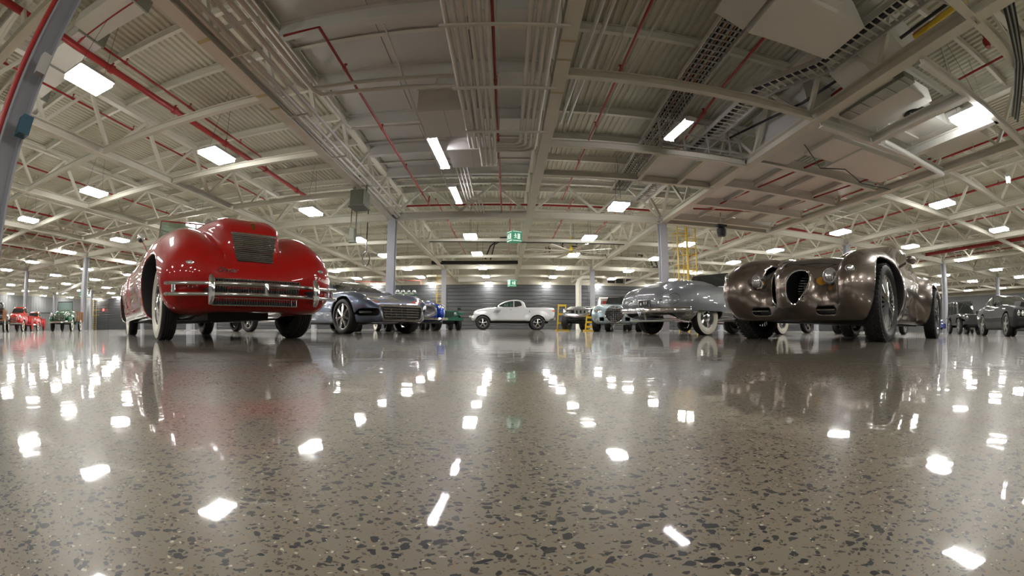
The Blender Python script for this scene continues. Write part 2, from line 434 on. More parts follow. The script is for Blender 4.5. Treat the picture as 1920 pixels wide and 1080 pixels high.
# fluorescent strips
def strip(name, label, x0, y0, x1, y1, z, wd=.26, group='fluorescent strips'):
    t = thing(name, label, 'lamp', (x0, y0, z), math.atan2(-(x1 - x0), y1 - y0), group)
    L = math.hypot(x1 - x0, y1 - y0)
    MB().prof((0, 0, .1), (0, L, .1), [(-wd / 2, 0), (-.05, .06), (.05, .06), (wd / 2, 0), (wd / 2 - .01, -.01), (-wd / 2 + .01, -.01)]).build('housing', M['lamp_body'], t)
    for s_ in (-.06, .06): MB().tube([(s_, .03, .055), (s_, L - .03, .055)], .03, 8).build('lamp_tube', M['tube'], t, True)
    MB().box((0, 0.02, .08), (wd, .03, .1)).box((0, L - .02, .08), (wd, .03, .1)).build('end_cap', M['lamp_body'], t)
    for q in (.2, L - .2): MB().tube([(0, q, .12), (0, q, ZD - z)], .008, 5).build('hanger', M['pipe'], t)
strip('fluorescent_strip', 'bright twin-tube strip beside the white ceiling boxes', -2.0, 11.0, -1.92, 13.5, 5.06, .3)
strip('fluorescent_strip', 'second twin-tube strip further along the white conduits', -1.94, 15.4, -1.9, 17.7, 5.06, .28)
strip('fluorescent_strip', 'slanted strip light under the near cable ladder on the right', 4.42, 9.35, 4.30, 10.75, 5.1, .3)
strip('fluorescent_strip', 'small strip light hanging from the far right ducts', 15.6, 5.9, 16.3, 6.2, 5.0, .2)

# ------------------------------------------------------------------ centre bay: white floor panels of the mezzanine with deep beams
t = thing('mezzanine', 'white panelled mezzanine underside over the centre lane', 'ceiling panel', (0, 0, 0))
for x in (-4.1, -2.0, .1):
    for y0, y1 in ((-3, 1.6), (1.6, 4.8), (4.8, 7.5), (7.5, 10.15), (10.15, 12.95), (12.95, 15.6), (15.6, 18.2), (18.2, 20.0)):
        MB().box((x + .05, (y0 + y1) / 2, 7.04), (2.08, y1 - y0 - .02, .05)).build('panel', M['panel'], t)
bm_ = MB().ibeam((-5.15, 0, 0), (.9, 0, 0), .24, .46, .03).mesh('deck_beam', M['panel'])
for y in (-1.5, 1.6, 4.8, 7.5, 10.15, 12.95, 15.6, 18.2): link('deck_beam', bm_, t, (0, y, 6.78))
for y in (7.5, 10.15, 12.95, 15.6, 18.2):      # slanted props down to the girder
    pass
# conduit racks
t = thing('conduit_rack', 'wide rack of parallel white conduits over the centre lane', 'conduits', (0, 0, 0))
for i in range(6):
    x = -1.0 + i * .135
    MB().tube([(x, -3, 5.12), (x, 13.3 if i > 1 else 11.8, 5.12)], .045, 10).build('conduit', M['pipe'], t, True)
for i in range(4):
    x = .36 + i * .135; e = 11.3 + i * .18; r = .25
    pts = [(x, -3, 5.12), (x, e, 5.12)] + [(x - r + r * math.cos(a), e + r * math.sin(a), 5.12) for a in (.4, .8, 1.2, 1.57)] + [(-.34, e + r, 5.12)]
    MB().tube(pts, .045, 10).build('conduit', M['pipe'], t, True)
for y in (6.08, 8.32, 10.61, 3.9, 1.5):
    MB().box((-.05, y, 5.05), (2.15, .06, .05)).build('rack_bar', M['pipe'], t)
    MB().tube([(-.2, y, 5.05), (-.2, y, 6.95)], .012, 6).tube([(.9, y, 5.05), (.9, y, 6.95)], .012, 6).build('hanger_rod', M['pipe'], t)
def box_thing(name, label, cat, c, d, m, parts=(), rz=0, group=None):
    t = thing(name, label, cat, (c[0], c[1], c[2]), rz, group)
    b = MB().box((0, 0, 0), d); b.build('casing', m, t)
    for pn, pc, pd, pm in parts: MB().box(pc, pd).build(pn, pm, t)
    return t
box_thing('air_box', 'first white sheet-metal box above the strip lights', 'box', (-1.45, 10.2, 5.4), (1.25, 1.55, .62), M['panel'],
    [('seam', (0, 0, -.312), (.012, 1.56, .012), M['steel_grey']), ('flange', (0, 0, .3), (1.32, 1.62, .03), M['panel']), ('neck', (0, 0, .8), (.6, .6, 1.0), M['panel'])])
box_thing('air_box', 'second, flatter white sheet-metal box where the conduits end', 'box', (-1.0, 12.7, 5.3), (1.35, 1.5, .38), M['panel'],
    [('seam', (0, 0, -.192), (.012, 1.5, .012), M['steel_grey']), ('flange', (0, 0, .2), (1.42, 1.56, .03), M['panel']), ('neck', (0, 0, .8), (.6, .6, 1.2), M['panel'])])
t = thing('conduit_bundle', 'thin white conduits beside the twin-tube strips', 'conduits', (0, 0, 0))
for i, x in enumerate((-1.62, -1.5, -1.38, -1.26)):
    MB().tube([(x, 13.3, 5.3), (x - .02, 18.0 - i * .3, 5.3), (x + .25, 18.4 - i * .3, 5.3), (x + .25, 20.0, 5.3)], .03, 8).build('conduit', M['pipe'], t, True)
t = thing('conduit_bundle', 'long white conduits running beside the left girder', 'conduits', (0, 0, 0))
for i, (x, z, r) in enumerate(((-5.02, 5.2, .045), (-4.88, 5.25, .045), (-4.72, 5.4, .04), (-4.58, 5.5, .05), (-4.45, 5.75, .035))):
    e = 20.0 if i < 3 else 8.4 + (i - 3) * 3
    pts = [(x, -3, z), (x, e - .3, z)]
    if i >= 3: pts += [(x + .06, e - .1, z), (x + .3, e, z), (-1.1, e + .1, z)]
    else: pts += [(x, e, z)]
    MB().tube(pts, r, 8).build('conduit', M['pipe'], t, True)
for y in (3, 6, 9, 12, 15, 18): MB().box((-4.95, y, 5.16), (.55, .05, .04)).build('rack_bar', M['pipe'], t)
o = MB().tube([(-4.1, 1, 5.14), (-4.1, 7.9, 5.14), (-4.0, 8.15, 5.14), (-3.7, 8.2, 5.14), (-1.1, 8.35, 5.14)], .05, 10).build('white_pipe', M['pipe'], None, True)
tag(o, 'single fat white pipe turning right toward the conduit rack', 'pipe')
# thin white wire rope and drop rod
o = MB().tube([(-2.6, 7.6, 6.5), (-2.25, 12.4, 5.4), (-2.1, 16, 5.2)], .02, 6).build('hanging_rod', M['pipe'], None, True); tag(o, 'thin white rod slanting down to the strip lights', 'rod')

# ------------------------------------------------------------------ sprinkler pipes
def sprinkler(label, pts, r, heads=0, branch=None, group='red sprinkler pipes'):
    t = thing('sprinkler_pipe', label, 'pipe', (0, 0, 0), 0, group)
    MB().tube(pts, r, 10).build('pipe', M['red_pipe'], t, True)
    a, b = Vector(pts[-2]), Vector(pts[-1]); L = (b - a).length; n = int(L / 3.0)
    if heads and n:
        hm = globals().setdefault('HEADM', MB().lathe([(.001, 0), (.016, 0), (.016, .10), (.001, .10)], 6, (0, 0, 0), 'Z').lathe([(.001, .10), (.045, .10), (.045, .108), (.001, .108)], 8, (0, 0, 0), 'Z').mesh('sprinkler_head', M['red_pipe']))
        for k in range(n):
            q = a + (b - a) * ((k + .5) / n); link('sprinkler_head', hm, t, q + Vector((0, 0, r * .7)))
        cm = MB().tube([(0, -.08, 0), (0, .08, 0)], r * 1.35, 10).mesh('coupling', M['red_pipe'])
        for k in range(n): link('coupling', cm, t, a + (b - a) * ((k + .5) / n))
    return t
ZS = 6.42
sprinkler('thick red main pipe above the first left lamps', [(-9.55, 3.1, ZS), (-9.62, 4.4, ZS), (-9.62, 20, ZS)], .085, 1)
sprinkler('thin red branch pipe beside the thick main, left of the first girder', [(-9.35, 4.6, 6.62), (-9.35, 14.4, 6.62)], .03, 1)
sprinkler('short red cross pipe ending over the first left lamp', [(-9.62, 4.4, ZS), (-9.4, 4.45, 6.6), (-6.9, 4.35, 6.6)], .04)
sprinkler('red pipe along the second left girder', [(-11.9, 1.5, ZS), (-11.86, 20.2, ZS)], .03, 1)
sprinkler('thick red pipe at the upper left corner', [(-9.65, -1.0, ZS), (-9.65, 3.1, ZS)], .085, 1)
sprinkler('red pipe over the third left lamp lane', [(-18.5, 5, ZS), (-18.6, 20.2, ZS)], .035, 1)
sprinkler('red pipe between the third and fourth left lamp lanes', [(-21.3, 4, ZS), (-21.4, 20.2, ZS)], .045, 1)
for i, x in enumerate((-25.5, -31.5, -37.5, -43.5)):
    sprinkler('distant red pipe on the left, %s beyond the fourth lamp lane' % ORD[i], [(x, 6, ZS), (x, 37, ZS)], .05, 1)
sprinkler('thin red pipe crossing the white mezzanine panels', [(-4.2, 6.3, 5.6), (-3.45, 6.3, 5.62), (-3.45, 19.6, 5.62)], .03, 1)
sprinkler('thin red pipe running down the middle of the conduit rack', [(-.28, -3, 5.32), (-.22, 20.0, 5.32)], .03, 1)
sprinkler('red drop pipe tee in front of the middle cross truss', [(-3.5, 19.6, 5.62), (-3.5, 19.8, 6.1)], .03)
sprinkler('horizontal red feed pipe behind the middle cross truss', [(-5.0, 21.2, 6.05), (7.2, 21.2, 6.0)], .05, 0)
sprinkler('first red pipe under the ribbed deck right of centre', [(2.62, 4, 6.12), (2.6, 20.5, 6.12)], .03, 1)
sprinkler('second red pipe beside the yellow-edged cable tray', [(5.15, 4, 6.12), (5.3, 9, 6.12), (6.1, 18.4, 6.12)], .032, 1)
sprinkler('red pipe behind the right girder diagonals', [(8.6, 1.5, 6.5), (8.75, 10.5, 6.45)], .045, 0)
sprinkler('thin red pipe under the right platform', [(12.9, 8.0, 5.42), (12.0, 16.6, 5.42)], .03, 1)
sprinkler('second thin red pipe under the right platform', [(9.9, 9.8, 5.42), (8.9, 17.8, 5.42)], .03, 1)
sprinkler('red cross pipe along the back of the right platform', [(8.2, 18.2, 5.42), (12.4, 17.3, 5.42)], .035)
for i, x in enumerate((15.7, 20.6, 26.0, 31.5, 37.0)):
    sprinkler('red pipe %s beyond the right platform' % ORD[i], [(x, 4, ZS), (x + .2, 37, ZS)], .05 if i % 2 else .04, 1)
sprinkler('thick red main hung low at the far right', [(29.0, 5, 5.5), (29.3, 26, 5.5)], .12, 0)
sprinkler('red cross main behind the right cross truss', [(13.5, 22.2, 6.2), (33, 24.5, 6.2)], .09, 0)
sprinkler('short red pipe at the upper right corner', [(11.12, 2.5, 6.4), (11.12, 5.0, 6.4)], .03, 1)
for i, x in enumerate((-3.4, .2, 3.2, 5.8)):
    sprinkler('far red pipe %s across the middle bay' % ORD[i], [(x, 21, 6.3), (x, 37.5, 6.3)], .035, 1)
for i, (x, y) in enumerate(((-22.0, 28), (-26.0, 31), (-12.0, 44), (-15.5, 45))):
    sprinkler('thin red dropped loop %s from the left near the back wall' % ORD[i], [(x, y, 7.2), (x, y, 4.9), (x + 3.5, y + .5, 4.8), (x + 3.5, y + .5, 4.4)], .035, 0)

# ------------------------------------------------------------------ right bays
def ladder_tray(name, label, pts, wd, m, rungm, cables=()):
    t = thing(name, label, 'cable tray', (0, 0, 0), 0, None)
    for i in range(len(pts) - 1):
        a, b = Vector(pts[i]), Vector(pts[i + 1]); d = (b - a).normalized(); sd = d.cross(Vector((0, 0, 1))).normalized()
        for s_ in (-1, 1): MB().bar(a + sd * wd / 2 * s_, b + sd * wd / 2 * s_, .03, .12).build('side_rail', m, t)
        n = int((b - a).length / .24)
        for k in range(n):
            q = a + (b - a) * ((k + .5) / n); MB().bar(q - sd * wd / 2, q + sd * wd / 2, .05, .025).build('rung', rungm, t)
        for j, (off, r, cm) in enumerate(cables):
            MB().tube([a + sd * off + Vector((0, 0, .04 + .01 * (j % 2))), b + sd * off + Vector((0, 0, .04 + .01 * (j % 2)))], r, 6).build('cable', cm, t, True)
ladder_tray('cable_tray', 'long ladder cable tray with orange cables under the ribbed deck', [(4.7, 2.0, 6.6), (4.75, 9.2, 6.6), (5.25, 20.2, 6.6)], .72, M['pipe'], M['galv'],
    [(-.28, .02, M['black']), (-.18, .03, M['dark']), (-.08, .02, M['cable']), (.0, .028, M['black']), (.12, .018, M['cable']), (.2, .022, M['black']), (.3, .02, M['dark'])])
ladder_tray('cable_tray', 'sloping ladder cable tray carrying one black cable', [(7.0, 1.5, 5.9), (6.85, 6.6, 5.9), (6.15, 8.4, 5.95), (6.2, 20.0, 6.1)], .55, M['steel_grey'], M['pipe'],
    [(-.1, .05, M['black']), (-.02, .04, M['black'])])
o = MB().tube([(8.45, 1.0, 6.42), (8.75, 6.3, 6.42), (8.9, 9.5, 6.42)], .07, 10).build('gas_pipe', M['yellow'], None, True); tag(o, 'yellow gas pipe behind the right girder', 'pipe')
o = MB().tube([(7.9, 1.0, 6.1), (7.88, 5.1, 6.05), (7.6, 8.6, 6.0), (6.9, 12, 6.1)], .035, 8).build('black_cable', M['black'], None, True); tag(o, 'loose black cable strung behind the right girder', 'cable')
t = thing('conduit_bundle', 'dark conduits hugging the post at the upper right', 'conduits', (0, 0, 0))
for i in range(5):
    x = 9.0 + i * .1
    MB().tube([(x - 1.6, 1.3 - i * .03, 5.3), (x, 2.1, 5.02), (x + 2.2, 3.5, 4.98)], .035, 8).build('conduit', M['galv'] if i % 2 else M['dark'], t, True)
for i, x in enumerate((1.9, 2.1, 2.55, 3.1)):
    o = MB().tube([(x, 3, 6.3), (x - .3, 12.5, 6.3)], .045 if i < 2 else .025, 8).build('white_conduit', M['pipe'], None, True)
    tag(o, 'white conduit %s to the right of the centre girder' % ORD[i], 'conduit', 'white conduits by the centre girder')
# air unit with louvre grille at the top edge
t = thing('air_handling_duct', 'white air duct box with a black louvre at the top edge', 'duct', (0, 0, 0))
MB().box((5.45, 5.3, 6.0), (2.0, 1.5, .7)).build('casing', M['panel_w'], t)
MB().prof((4.45, 5.3, 5.9), (3.9, 5.3, 6.2), [(-.7, -.3), (.7, -.3), (.7, .5), (-.7, .5)]).build('tapered_duct', M['panel'], t)
MB().box((5.35, 4.45, 6.1), (.85, .28, .62)).build('collar', M['panel_w'], t)
g = MB().box((5.35, 4.3, 6.1), (.7, .05, .5)).build('louvre_recess', M['dark'], t)
for k in range(8): MB().box((5.05 + k * .085, 4.28, 6.1), (.02, .05, .5)).build('louvre_blade', M['dark'], t)
t = thing('octagonal_duct', 'faceted white duct end behind the right girder', 'duct', (0, 0, 0))
oc = [(.75 * math.cos(a + .39), .6 * math.sin(a + .39)) for a in [k * PI / 4 for k in range(8)]]
MB().prof((8.1, 4.6, 6.3), (8.1, 7.0, 6.3), oc).build('casing', M['panel_w'], t)
MB().prof((8.1, 5.8, 6.3), (8.1, 5.86, 6.3), [(a * 1.04, b * 1.04) for a, b in oc]).build('flange', M['panel'], t)
o = MB().lathe([(.001, 0), (.09, 0), (.13, .12), (.1, .2), (.03, .22), (.03, .95), (.001, .95)], 12, (10.3, 3.1, 6.3), 'Z').build('alarm_bell', M['red_pipe'], None, True); tag(o, 'small red alarm bell near the upper right corner', 'bell')

# suspended air unit between the right girders (frame, white panels, round opening)
t = thing('suspended_air_unit', 'large suspended air unit with round opening beside the bright right lamp', 'air unit', (0, 0, 0))
for i, (cx, cy, wx, wy) in enumerate(((8.75, 6.6, 1.7, 2.5), (10.4, 6.55, 1.55, 1.3), (10.4, 7.45, 1.55, .5), (12.2, 6.6, 1.9, 2.6))):
    MB().box((cx, cy, 5.55 + .05 * (i % 2)), (wx, wy, .35)).build('panel', M['panel_w'], t)
MB().box((8.2, 6.3, 5.38), (.42, 2.6, .16)).build('intake_trough', M['galv'], t)
for k in range(5): MB().box((8.2, 5.2 + k * .5, 5.33), (.4, .03, .1)).build('trough_rib', M['steel_grey'], t)
MB().lathe([(.001, 0), (.38, 0), (.42, .02), (.42, .1)], 24, (9.9, 6.2, 5.34), 'Z').build('round_opening', M['dark'], t)
for a in range(4): MB().bar((9.9 - .36 * math.cos(a * .785), 6.2 - .36 * math.sin(a * .785), 5.33), (9.9 + .36 * math.cos(a * .785), 6.2 + .36 * math.sin(a * .785), 5.33), .02, .02).build('guard_bar', M['galv'], t)
for (a, b) in (((7.5, 7.95, 5.12), (13.5, 7.95, 5.12)), ((7.5, 4.1, 5.12), (13.5, 4.1, 5.12)), ((11.25, 4.1, 5.12), (11.25, 7.9, 5.12)), ((9.5, 4.1, 5.1), (9.5, 7.9, 5.1))):
    MB().ibeam(a, b, .2, .24, .025).build('frame_beam', M['panel_w'], t)
for x, y in ((9.5, 7.6), (11.25, 7.6), (9.5, 4.4), (11.25, 4.4), (12.9, 6)): MB().tube([(x, y, 5.2), (x + .25, y, 7.0)], .018, 6).build('hanger_rod', M['pipe'], t)
MB().tube([(9.55, 7.5, 4.97), (13.3, 7.85, 4.97)], .09, 12).build('round_duct', M['panel_w'], t, True)

# platform (penthouse floor) right of the column
t = thing('service_platform', 'white panelled service platform hung between the right girders', 'platform', (0, 0, 0))
for i in range(4):
    for j in range(3):
        x = 7.65 + (i + .5) * 1.46; y = 11.7 + (j + .5) * 2.65
        MB().box((x, y, 5.62), (1.42, 2.6, .05)).build('panel', M['panel_w'], t)
for y in (11.6, 14.3, 17.0, 19.8): MB().ibeam((7.55, y, 5.42), (13.5, y, 5.42), .2, .34, .025).build('floor_beam', M['panel_w'], t)
for x in (9.1, 10.6, 12.05):
    for y in (11.75, 14.4, 17.1): MB().ibeam((x, y, 5.5), (x, y + 2.4, 5.5), .12, .2, .02).build('floor_joist', M['panel'], t)
MB().box((11.2, 9.6, 5.6), (2.8, 1.9, .9)).build('plenum', M['panel_w'], t)
MB().prof((8.6, 9.4, 5.45), (12.6, 9.4, 5.45), [(-.75, -.25), (.75, -.25), (.9, .6), (-.9, .6)]).build('duct', M['panel_w'], t)
MB().box((8.2, 9.9, 6.0), (1.1, 3.0, 1.4)).build('riser_duct', M['panel'], t)
t = thing('access_platform', 'small railed access platform left of the right column line', 'platform', (0, 0, 0))
for i in range(2): MB().box((5.15 + i * 1.5, 13.0, 5.35), (1.46, 2.4, .05)).build('panel', M['panel_w'], t)
for y in (11.75, 14.3): MB().ibeam((4.4, y, 5.22), (7.3, y, 5.22), .16, .24, .02).build('floor_beam', M['steel'], t)
for x in (4.45, 5.9, 7.2): MB().ibeam((x, 11.8, 5.22), (x, 14.25, 5.22), .12, .2, .02).build('floor_beam', M['steel'], t)
for x in (4.45, 5.2, 6.0, 6.8, 7.2):
    MB().bar((x, 11.75, 5.3), (x, 11.75, 6.35), .05, .05).build('rail_post', M['steel_grey'], t)
for z in (5.5, 5.9, 6.35): MB().bar((4.45, 11.75, z), (7.2, 11.75, z), .045, .045).build('guard_rail', M['steel_grey'], t)
for y in (12.4, 13.2, 14.2): MB().bar((4.45, y, 5.3), (4.45, y, 6.35), .05, .05).build('rail_post', M['steel_grey'], t)
for z in (5.5, 5.9, 6.35): MB().bar((4.45, 11.75, z), (4.45, 14.2, z), .045, .045).build('guard_rail', M['steel_grey'], t)

# duct panels and boxes at the upper left
t = thing('flat_duct', 'flat white duct crossing behind the left edge column', 'duct', (0, 0, 0))
for i in range(4):
    x = -14.0 + i * 1.9
    MB().box((x, 5.2 - i * .28, 6.75), (1.86, 1.0, .35)).build('duct_section', M['panel_w'], t)
    MB().box((x + .95, 5.2 - i * .28, 6.75), (.05, 1.08, .42)).build('flange', M['galv'], t)
def hung_box(label, x, y, z, d, m, nm='electrical_box'):
    t = thing(nm, label, 'box', (x, y, z))
    MB().box((0, 0, 0), d).build('casing', m, t)
    MB().box((0, -d[1] / 2 - .01, 0), (d[0] * .8, .02, d[2] * .8)).build('door', m, t)
    for s_ in (-1, 1): MB().bar((s_ * d[0] * .45, 0, -d[2] / 2 - .03), (s_ * d[0] * .45, 0, (ZC if x > -6 else ZD) - z + .05), .04, .04).build('hanger_strut', M['olive'], t)
    MB().box((0, 0, -d[2] / 2 - .03), (d[0] + .1, d[1] * 1.05, .05)).build('shelf', M['olive'], t)
hung_box('olive transformer box hung under the left girder', -5.15, 14.9, 4.62, (.5, .75, .55), M['olive'])
hung_box('small grey-green switch box hung above the left centre lamp', -7.0, 19.55, 4.35, (.28, .25, .6), M['olive'])
# exit signs: hanging four-sided green boxes
def exit_sign(label, x, y, z, s_):
    t = thing('exit_sign', label, 'sign', (x, y, z), math.radians(28), 'green running-man signs')
    MB().box((0, 0, 0), (s_, s_, s_)).build('sign_box', M['green_sign'], t)
    for k in range(4):
        R_ = Matrix.Rotation(k * PI / 2, 4, 'Z')
        def P(q): return R_ @ Vector(q)
        b = MB(); yy = -s_ / 2 - .006
        def bx(x_, z_, w_, h_):
            b.box(P((x_ * s_, yy, z_ * s_)), (w_ * s_ if k % 2 == 0 else .012, .012 if k % 2 == 0 else w_ * s_, h_ * s_))
        bx(.18, .0, .26, .5)                                  # doorway
        b.build('door_print', M['white_sign'], t)
        b = MB()
        b.lathe([(.001, -.004), (.05 * s_, -.004), (.05 * s_, .008), (.001, .008)], 10, (0, 0, 0), 'Y'); b.v = [tuple(P((v[0] - .17 * s_, v[1] + yy, v[2] + .2 * s_))) for v in b.v]
        for (ax, az, bx_, bz) in ((-.18, .15, -.14, -.05), (-.14, -.05, -.02, -.2), (-.15, -.05, -.27, -.22), (-.18, .1, -.3, .0), (-.17, .1, -.05, .05)):
            b.bar(P((ax * s_, yy, az * s_)), P((bx_ * s_, yy, bz * s_)), .06 * s_, .06 * s_)
        b.build('running_figure', M['white_sign'], t)
        b = MB()
        for zz in (.42, -.42): b.box(P((0, yy, zz * s_)), (s_ * .9 if k % 2 == 0 else .012, .012 if k % 2 == 0 else s_ * .9, .05 * s_))
        b.build('border_line', M['white_sign'], t)
    MB().tube([(0, 0, s_ / 2), (0, 0, ZD - z + .02)], .012, 6).build('hanger_rod', M['pipe'], t)
exit_sign('nearer green running-man exit box hanging over the centre lane', .38, 21.2, 4.42, .52)
exit_sign('farther green exit box hanging above the white pickup', .55, 42.6, 4.32, .62)
exit_sign('distant green exit box hanging at the far left', -48.5, 33.5, 4.2, .9)
# yellow caged ladders
def caged_ladder(label, x, y, z0, z1, rz=0, s_=1):
    t = thing('caged_ladder', label, 'ladder', (x, y, 0), rz, 'yellow caged ladders')
    for sx in (-.24 * s_, .24 * s_): MB().bar((sx, 0, z0), (sx, 0, z1), .05, .04).build('side_rail', M['yellow'], t)
    n = int((z1 - z0) / .32)
    rm = MB().tube([(-.24 * s_, 0, 0), (.24 * s_, 0, 0)], .016, 6).mesh('rung', M['yellow'])
    for k in range(n): link('rung', rm, t, (0, 0, z0 + (k + .5) * .32))
    hs = [z for z in (2.4, 3.2, 4.0, 4.8, 5.6) if z < z1]
    if hs and z1 > 4:
        hm = MB().tube([(.36 * s_ * math.sin(a), -.36 * s_ + .36 * s_ * math.cos(a), 0) for a in [(-2.4 + i * .4) for i in range(13)]], .022, 6).mesh('cage_hoop', M['yellow'])
        for z in hs: link('cage_hoop', hm, t, (0, 0, z), (0, 0, PI))
        for a in (-1.6, -.8, 0, .8, 1.6):
            xx, yy = .36 * s_ * math.sin(a), .36 * s_ + -.36 * s_ * math.cos(a) + .36 * s_ * 0
            MB().bar((.36 * s_ * math.sin(a + PI), .36 * s_ - .36 * s_ * math.cos(a + PI), 2.4), (.36 * s_ * math.sin(a + PI), .36 * s_ - .36 * s_ * math.cos(a + PI), hs[-1]), .03, .012).build('cage_strap', M['yellow'], t)
caged_ladder('yellow caged ladder beside the right middle column', 8.55, 20.6, .0, 5.4, 0, 1.0)
caged_ladder('second yellow caged ladder just behind the right middle column ladder', 9.6, 21.8, .0, 5.4, 0, 1.0)
caged_ladder('yellow caged ladder by the far column behind the jeeps', -6.2, 42.0, .0, 5.4, 0, 1.1)
caged_ladder('yellow ladder by the dark doorway at the far left', -68.0, 49.5, .0, 5.0, .6, 2.4)
# big ceiling fan
t = thing('ceiling_fan', 'huge slow ceiling fan with yellow hub over the middle bay', 'fan', (3.9, 27.0, 4.75))
MB().lathe([(.001, -.1), (.14, -.1), (.18, 0), (.12, .2), (.05, .25), (.05, .9), (.001, .9)], 16, (0, 0, 0), 'Z').build('hub', M['yellow'], t, True)
bl = MB().box((1.4, 0, 0), (2.5, .2, .03), Matrix.Rotation(.2, 3, 'X')).mesh('blade', M['steel'])
for k in range(8): link('blade', bl, t, (0, 0, 0), (0, 0, k * PI / 4 + .2))
MB().tube([(0, 0, .9), (0, 0, 2.2)], .05, 8).build('down_rod', M['pipe'], t)
# looped steel pipes at the back, big round duct near the wall
for i, (x, y) in enumerate(((6.5, 41.0), (6.85, 41.6))):
    o = MB().tube([(x, y, .0), (x, y, 4.1), (x + .1, y, 4.5), (x + .5, y, 4.8 - .3 * i), (x + 1.6, y, 4.85 - .3 * i)], .17 - .06 * i, 12).build('vertical_pipe', M['steel'], None, True)
    tag(o, ['fat pale vertical pipe bending at its top left of the far right column', 'thin pale pipe just behind the fat bending pipe'][i], 'pipe')
o = MB().tube([(-5.0, 47.5, 5.35), (1.1, 47.5, 5.35)], .42, 16).build('round_duct', M['panel_w'], None, True); tag(o, 'big round pale duct high in front of the dark back wall', 'duct')
o = MB().tube([(-44, 30, 4.85), (-60, 36, 4.85)], .2, 12).build('round_duct', M['panel_w'], None, True); tag(o, 'slim round duct in the far left bays', 'duct')
# cables and hose loops
def cable(label, pts, r=.03, m='black', cat='cable', nm='hanging_cable'):
    tag(MB().tube(pts, r, 6).build(nm, M[m], None, True), label, cat)
cable('black hose bending up behind the centre lamps', [(-1.6, 34, 5.3), (-1.2, 34, 6.3), (-.4, 34, 6.95), (1, 34, 6.98)], .06)
cable('second black hose bend behind the centre lamps', [(-1.2, 34.4, 5.3), (-.9, 34.4, 6.5), (0, 34.4, 7.0), (1.0, 34.4, 6.98)], .05)
cable('dark cable bus strung above the far centre lamps', [(-6, 36, 5.35), (-2, 36, 5.32), (1, 36, 5.35)], .16, 'dark')
cable('thin black line strung across the middle bay', [(-4.5, 26, 5.15), (1, 26, 5.08), (7, 26, 5.1)], .03)
cable('coiled cable ring hanging left of the near left column', [(-7.9, 24.5, 7.0), (-7.9, 24.5, 4.45)] + [(-7.9 + .22 * math.sin(a), 24.5, 4.0 + .42 * math.cos(a)) for a in [k * PI / 8 for k in range(17)]], .03)
cable('wavy dark cable along the platform edge', [(8.2, 9.6, 5.25), (9.4, 10.4, 5.0), (10.4, 10.2, 5.1), (11.6, 10.6, 4.95), (13.3, 10.6, 5.05)], .018)
t = thing('projector', 'black projector hung below the right platform', 'projector', (10.0, 19.0, 4.45))
MB().lathe([(.001, 0), (.2, 0), (.24, .15), (.24, .34), (.15, .42), (.001, .42)], 14, (0, 0, 0), 'Z').build('casing', M['dark'], t, True)
MB().box((.0, 0, .5), (.5, .3, .1)).build('bracket', M['dark'], t); MB().tube([(0, 0, .5), (0, 0, 2.8)], .03, 6).build('down_rod', M['steel_grey'], t)
for i, (x, y, z, sx) in enumerate(((5.6, 21.5, 5.75, 1.5), (3.2, 30, 5.6, 1.2), (9.0, 33, 5.5, 1.3), (13, 36, 5.5, 2.0))):
    t = thing('pipe_cluster', 'dark tangle of small pipes and valves, %s from the near right column back' % ORD[i], 'pipes', (x, y, z))
    for k in range(7):
        a = [random.uniform(-sx, sx), random.uniform(-.5, .5), random.uniform(-.3, .3)]; b = [a[0] + random.uniform(-.6, .6), a[1] + random.choice((0, .5)), random.uniform(-.3, .5)]
        MB().tube([a, (b[0], a[1], a[2]), b], random.choice((.03, .05)), 6).build('pipe', M[random.choice(('dark', 'galv', 'pipe'))], t, True)
t = thing('wall_louvre', 'dark louvred opening high on the back wall right of the fat pipe', 'vent', (13.0, 50.85, 5.55))
MB().box((0, 0, 0), (3.2, .1, .7)).build('louvre_frame', M['wall_pale'], t)
for k in range(3): MB().box((-1.0 + k * 1.0, -.06, 0), (.85, .05, .5)).build('louvre_opening', M['dark'], t)
# ------------------------------------------------------------------ smooth body surfaces from distance functions
def smin(a, b, k):
    h = np.maximum(k - np.abs(a - b), 0) / k; return np.minimum(a, b) - h * h * k * .25
def smax(a, b, k): return -smin(-a, -b, k)
def ell(x, y, z, c, r):
    u, v, w_ = (x - c[0]) / r[0], (y - c[1]) / r[1], (z - c[2]) / r[2]
    k0 = np.sqrt(u * u + v * v + w_ * w_) + 1e-9
    k1 = np.sqrt((u / r[0]) ** 2 + (v / r[1]) ** 2 + (w_ / r[2]) ** 2) + 1e-9
    return k0 * (k0 - 1) / k1
def sell(x, y, z, c, r, p=3.0):                    # superellipsoid
    u, v, w_ = np.abs((x - c[0]) / r[0]), np.abs((y - c[1]) / r[1]), np.abs((z - c[2]) / r[2])
    k = (u ** p + v ** p + w_ ** p + 1e-12) ** (1 / p); return (k - 1) * min(r) * .9
def rbox(x, y, z, c, h, r):
    a, b, d = np.abs(x - c[0]) - h[0] + r, np.abs(y - c[1]) - h[1] + r, np.abs(z - c[2]) - h[2] + r
    return np.sqrt(np.maximum(a, 0) ** 2 + np.maximum(b, 0) ** 2 + np.maximum(d, 0) ** 2) + np.minimum(np.maximum(a, np.maximum(b, d)), 0) - r
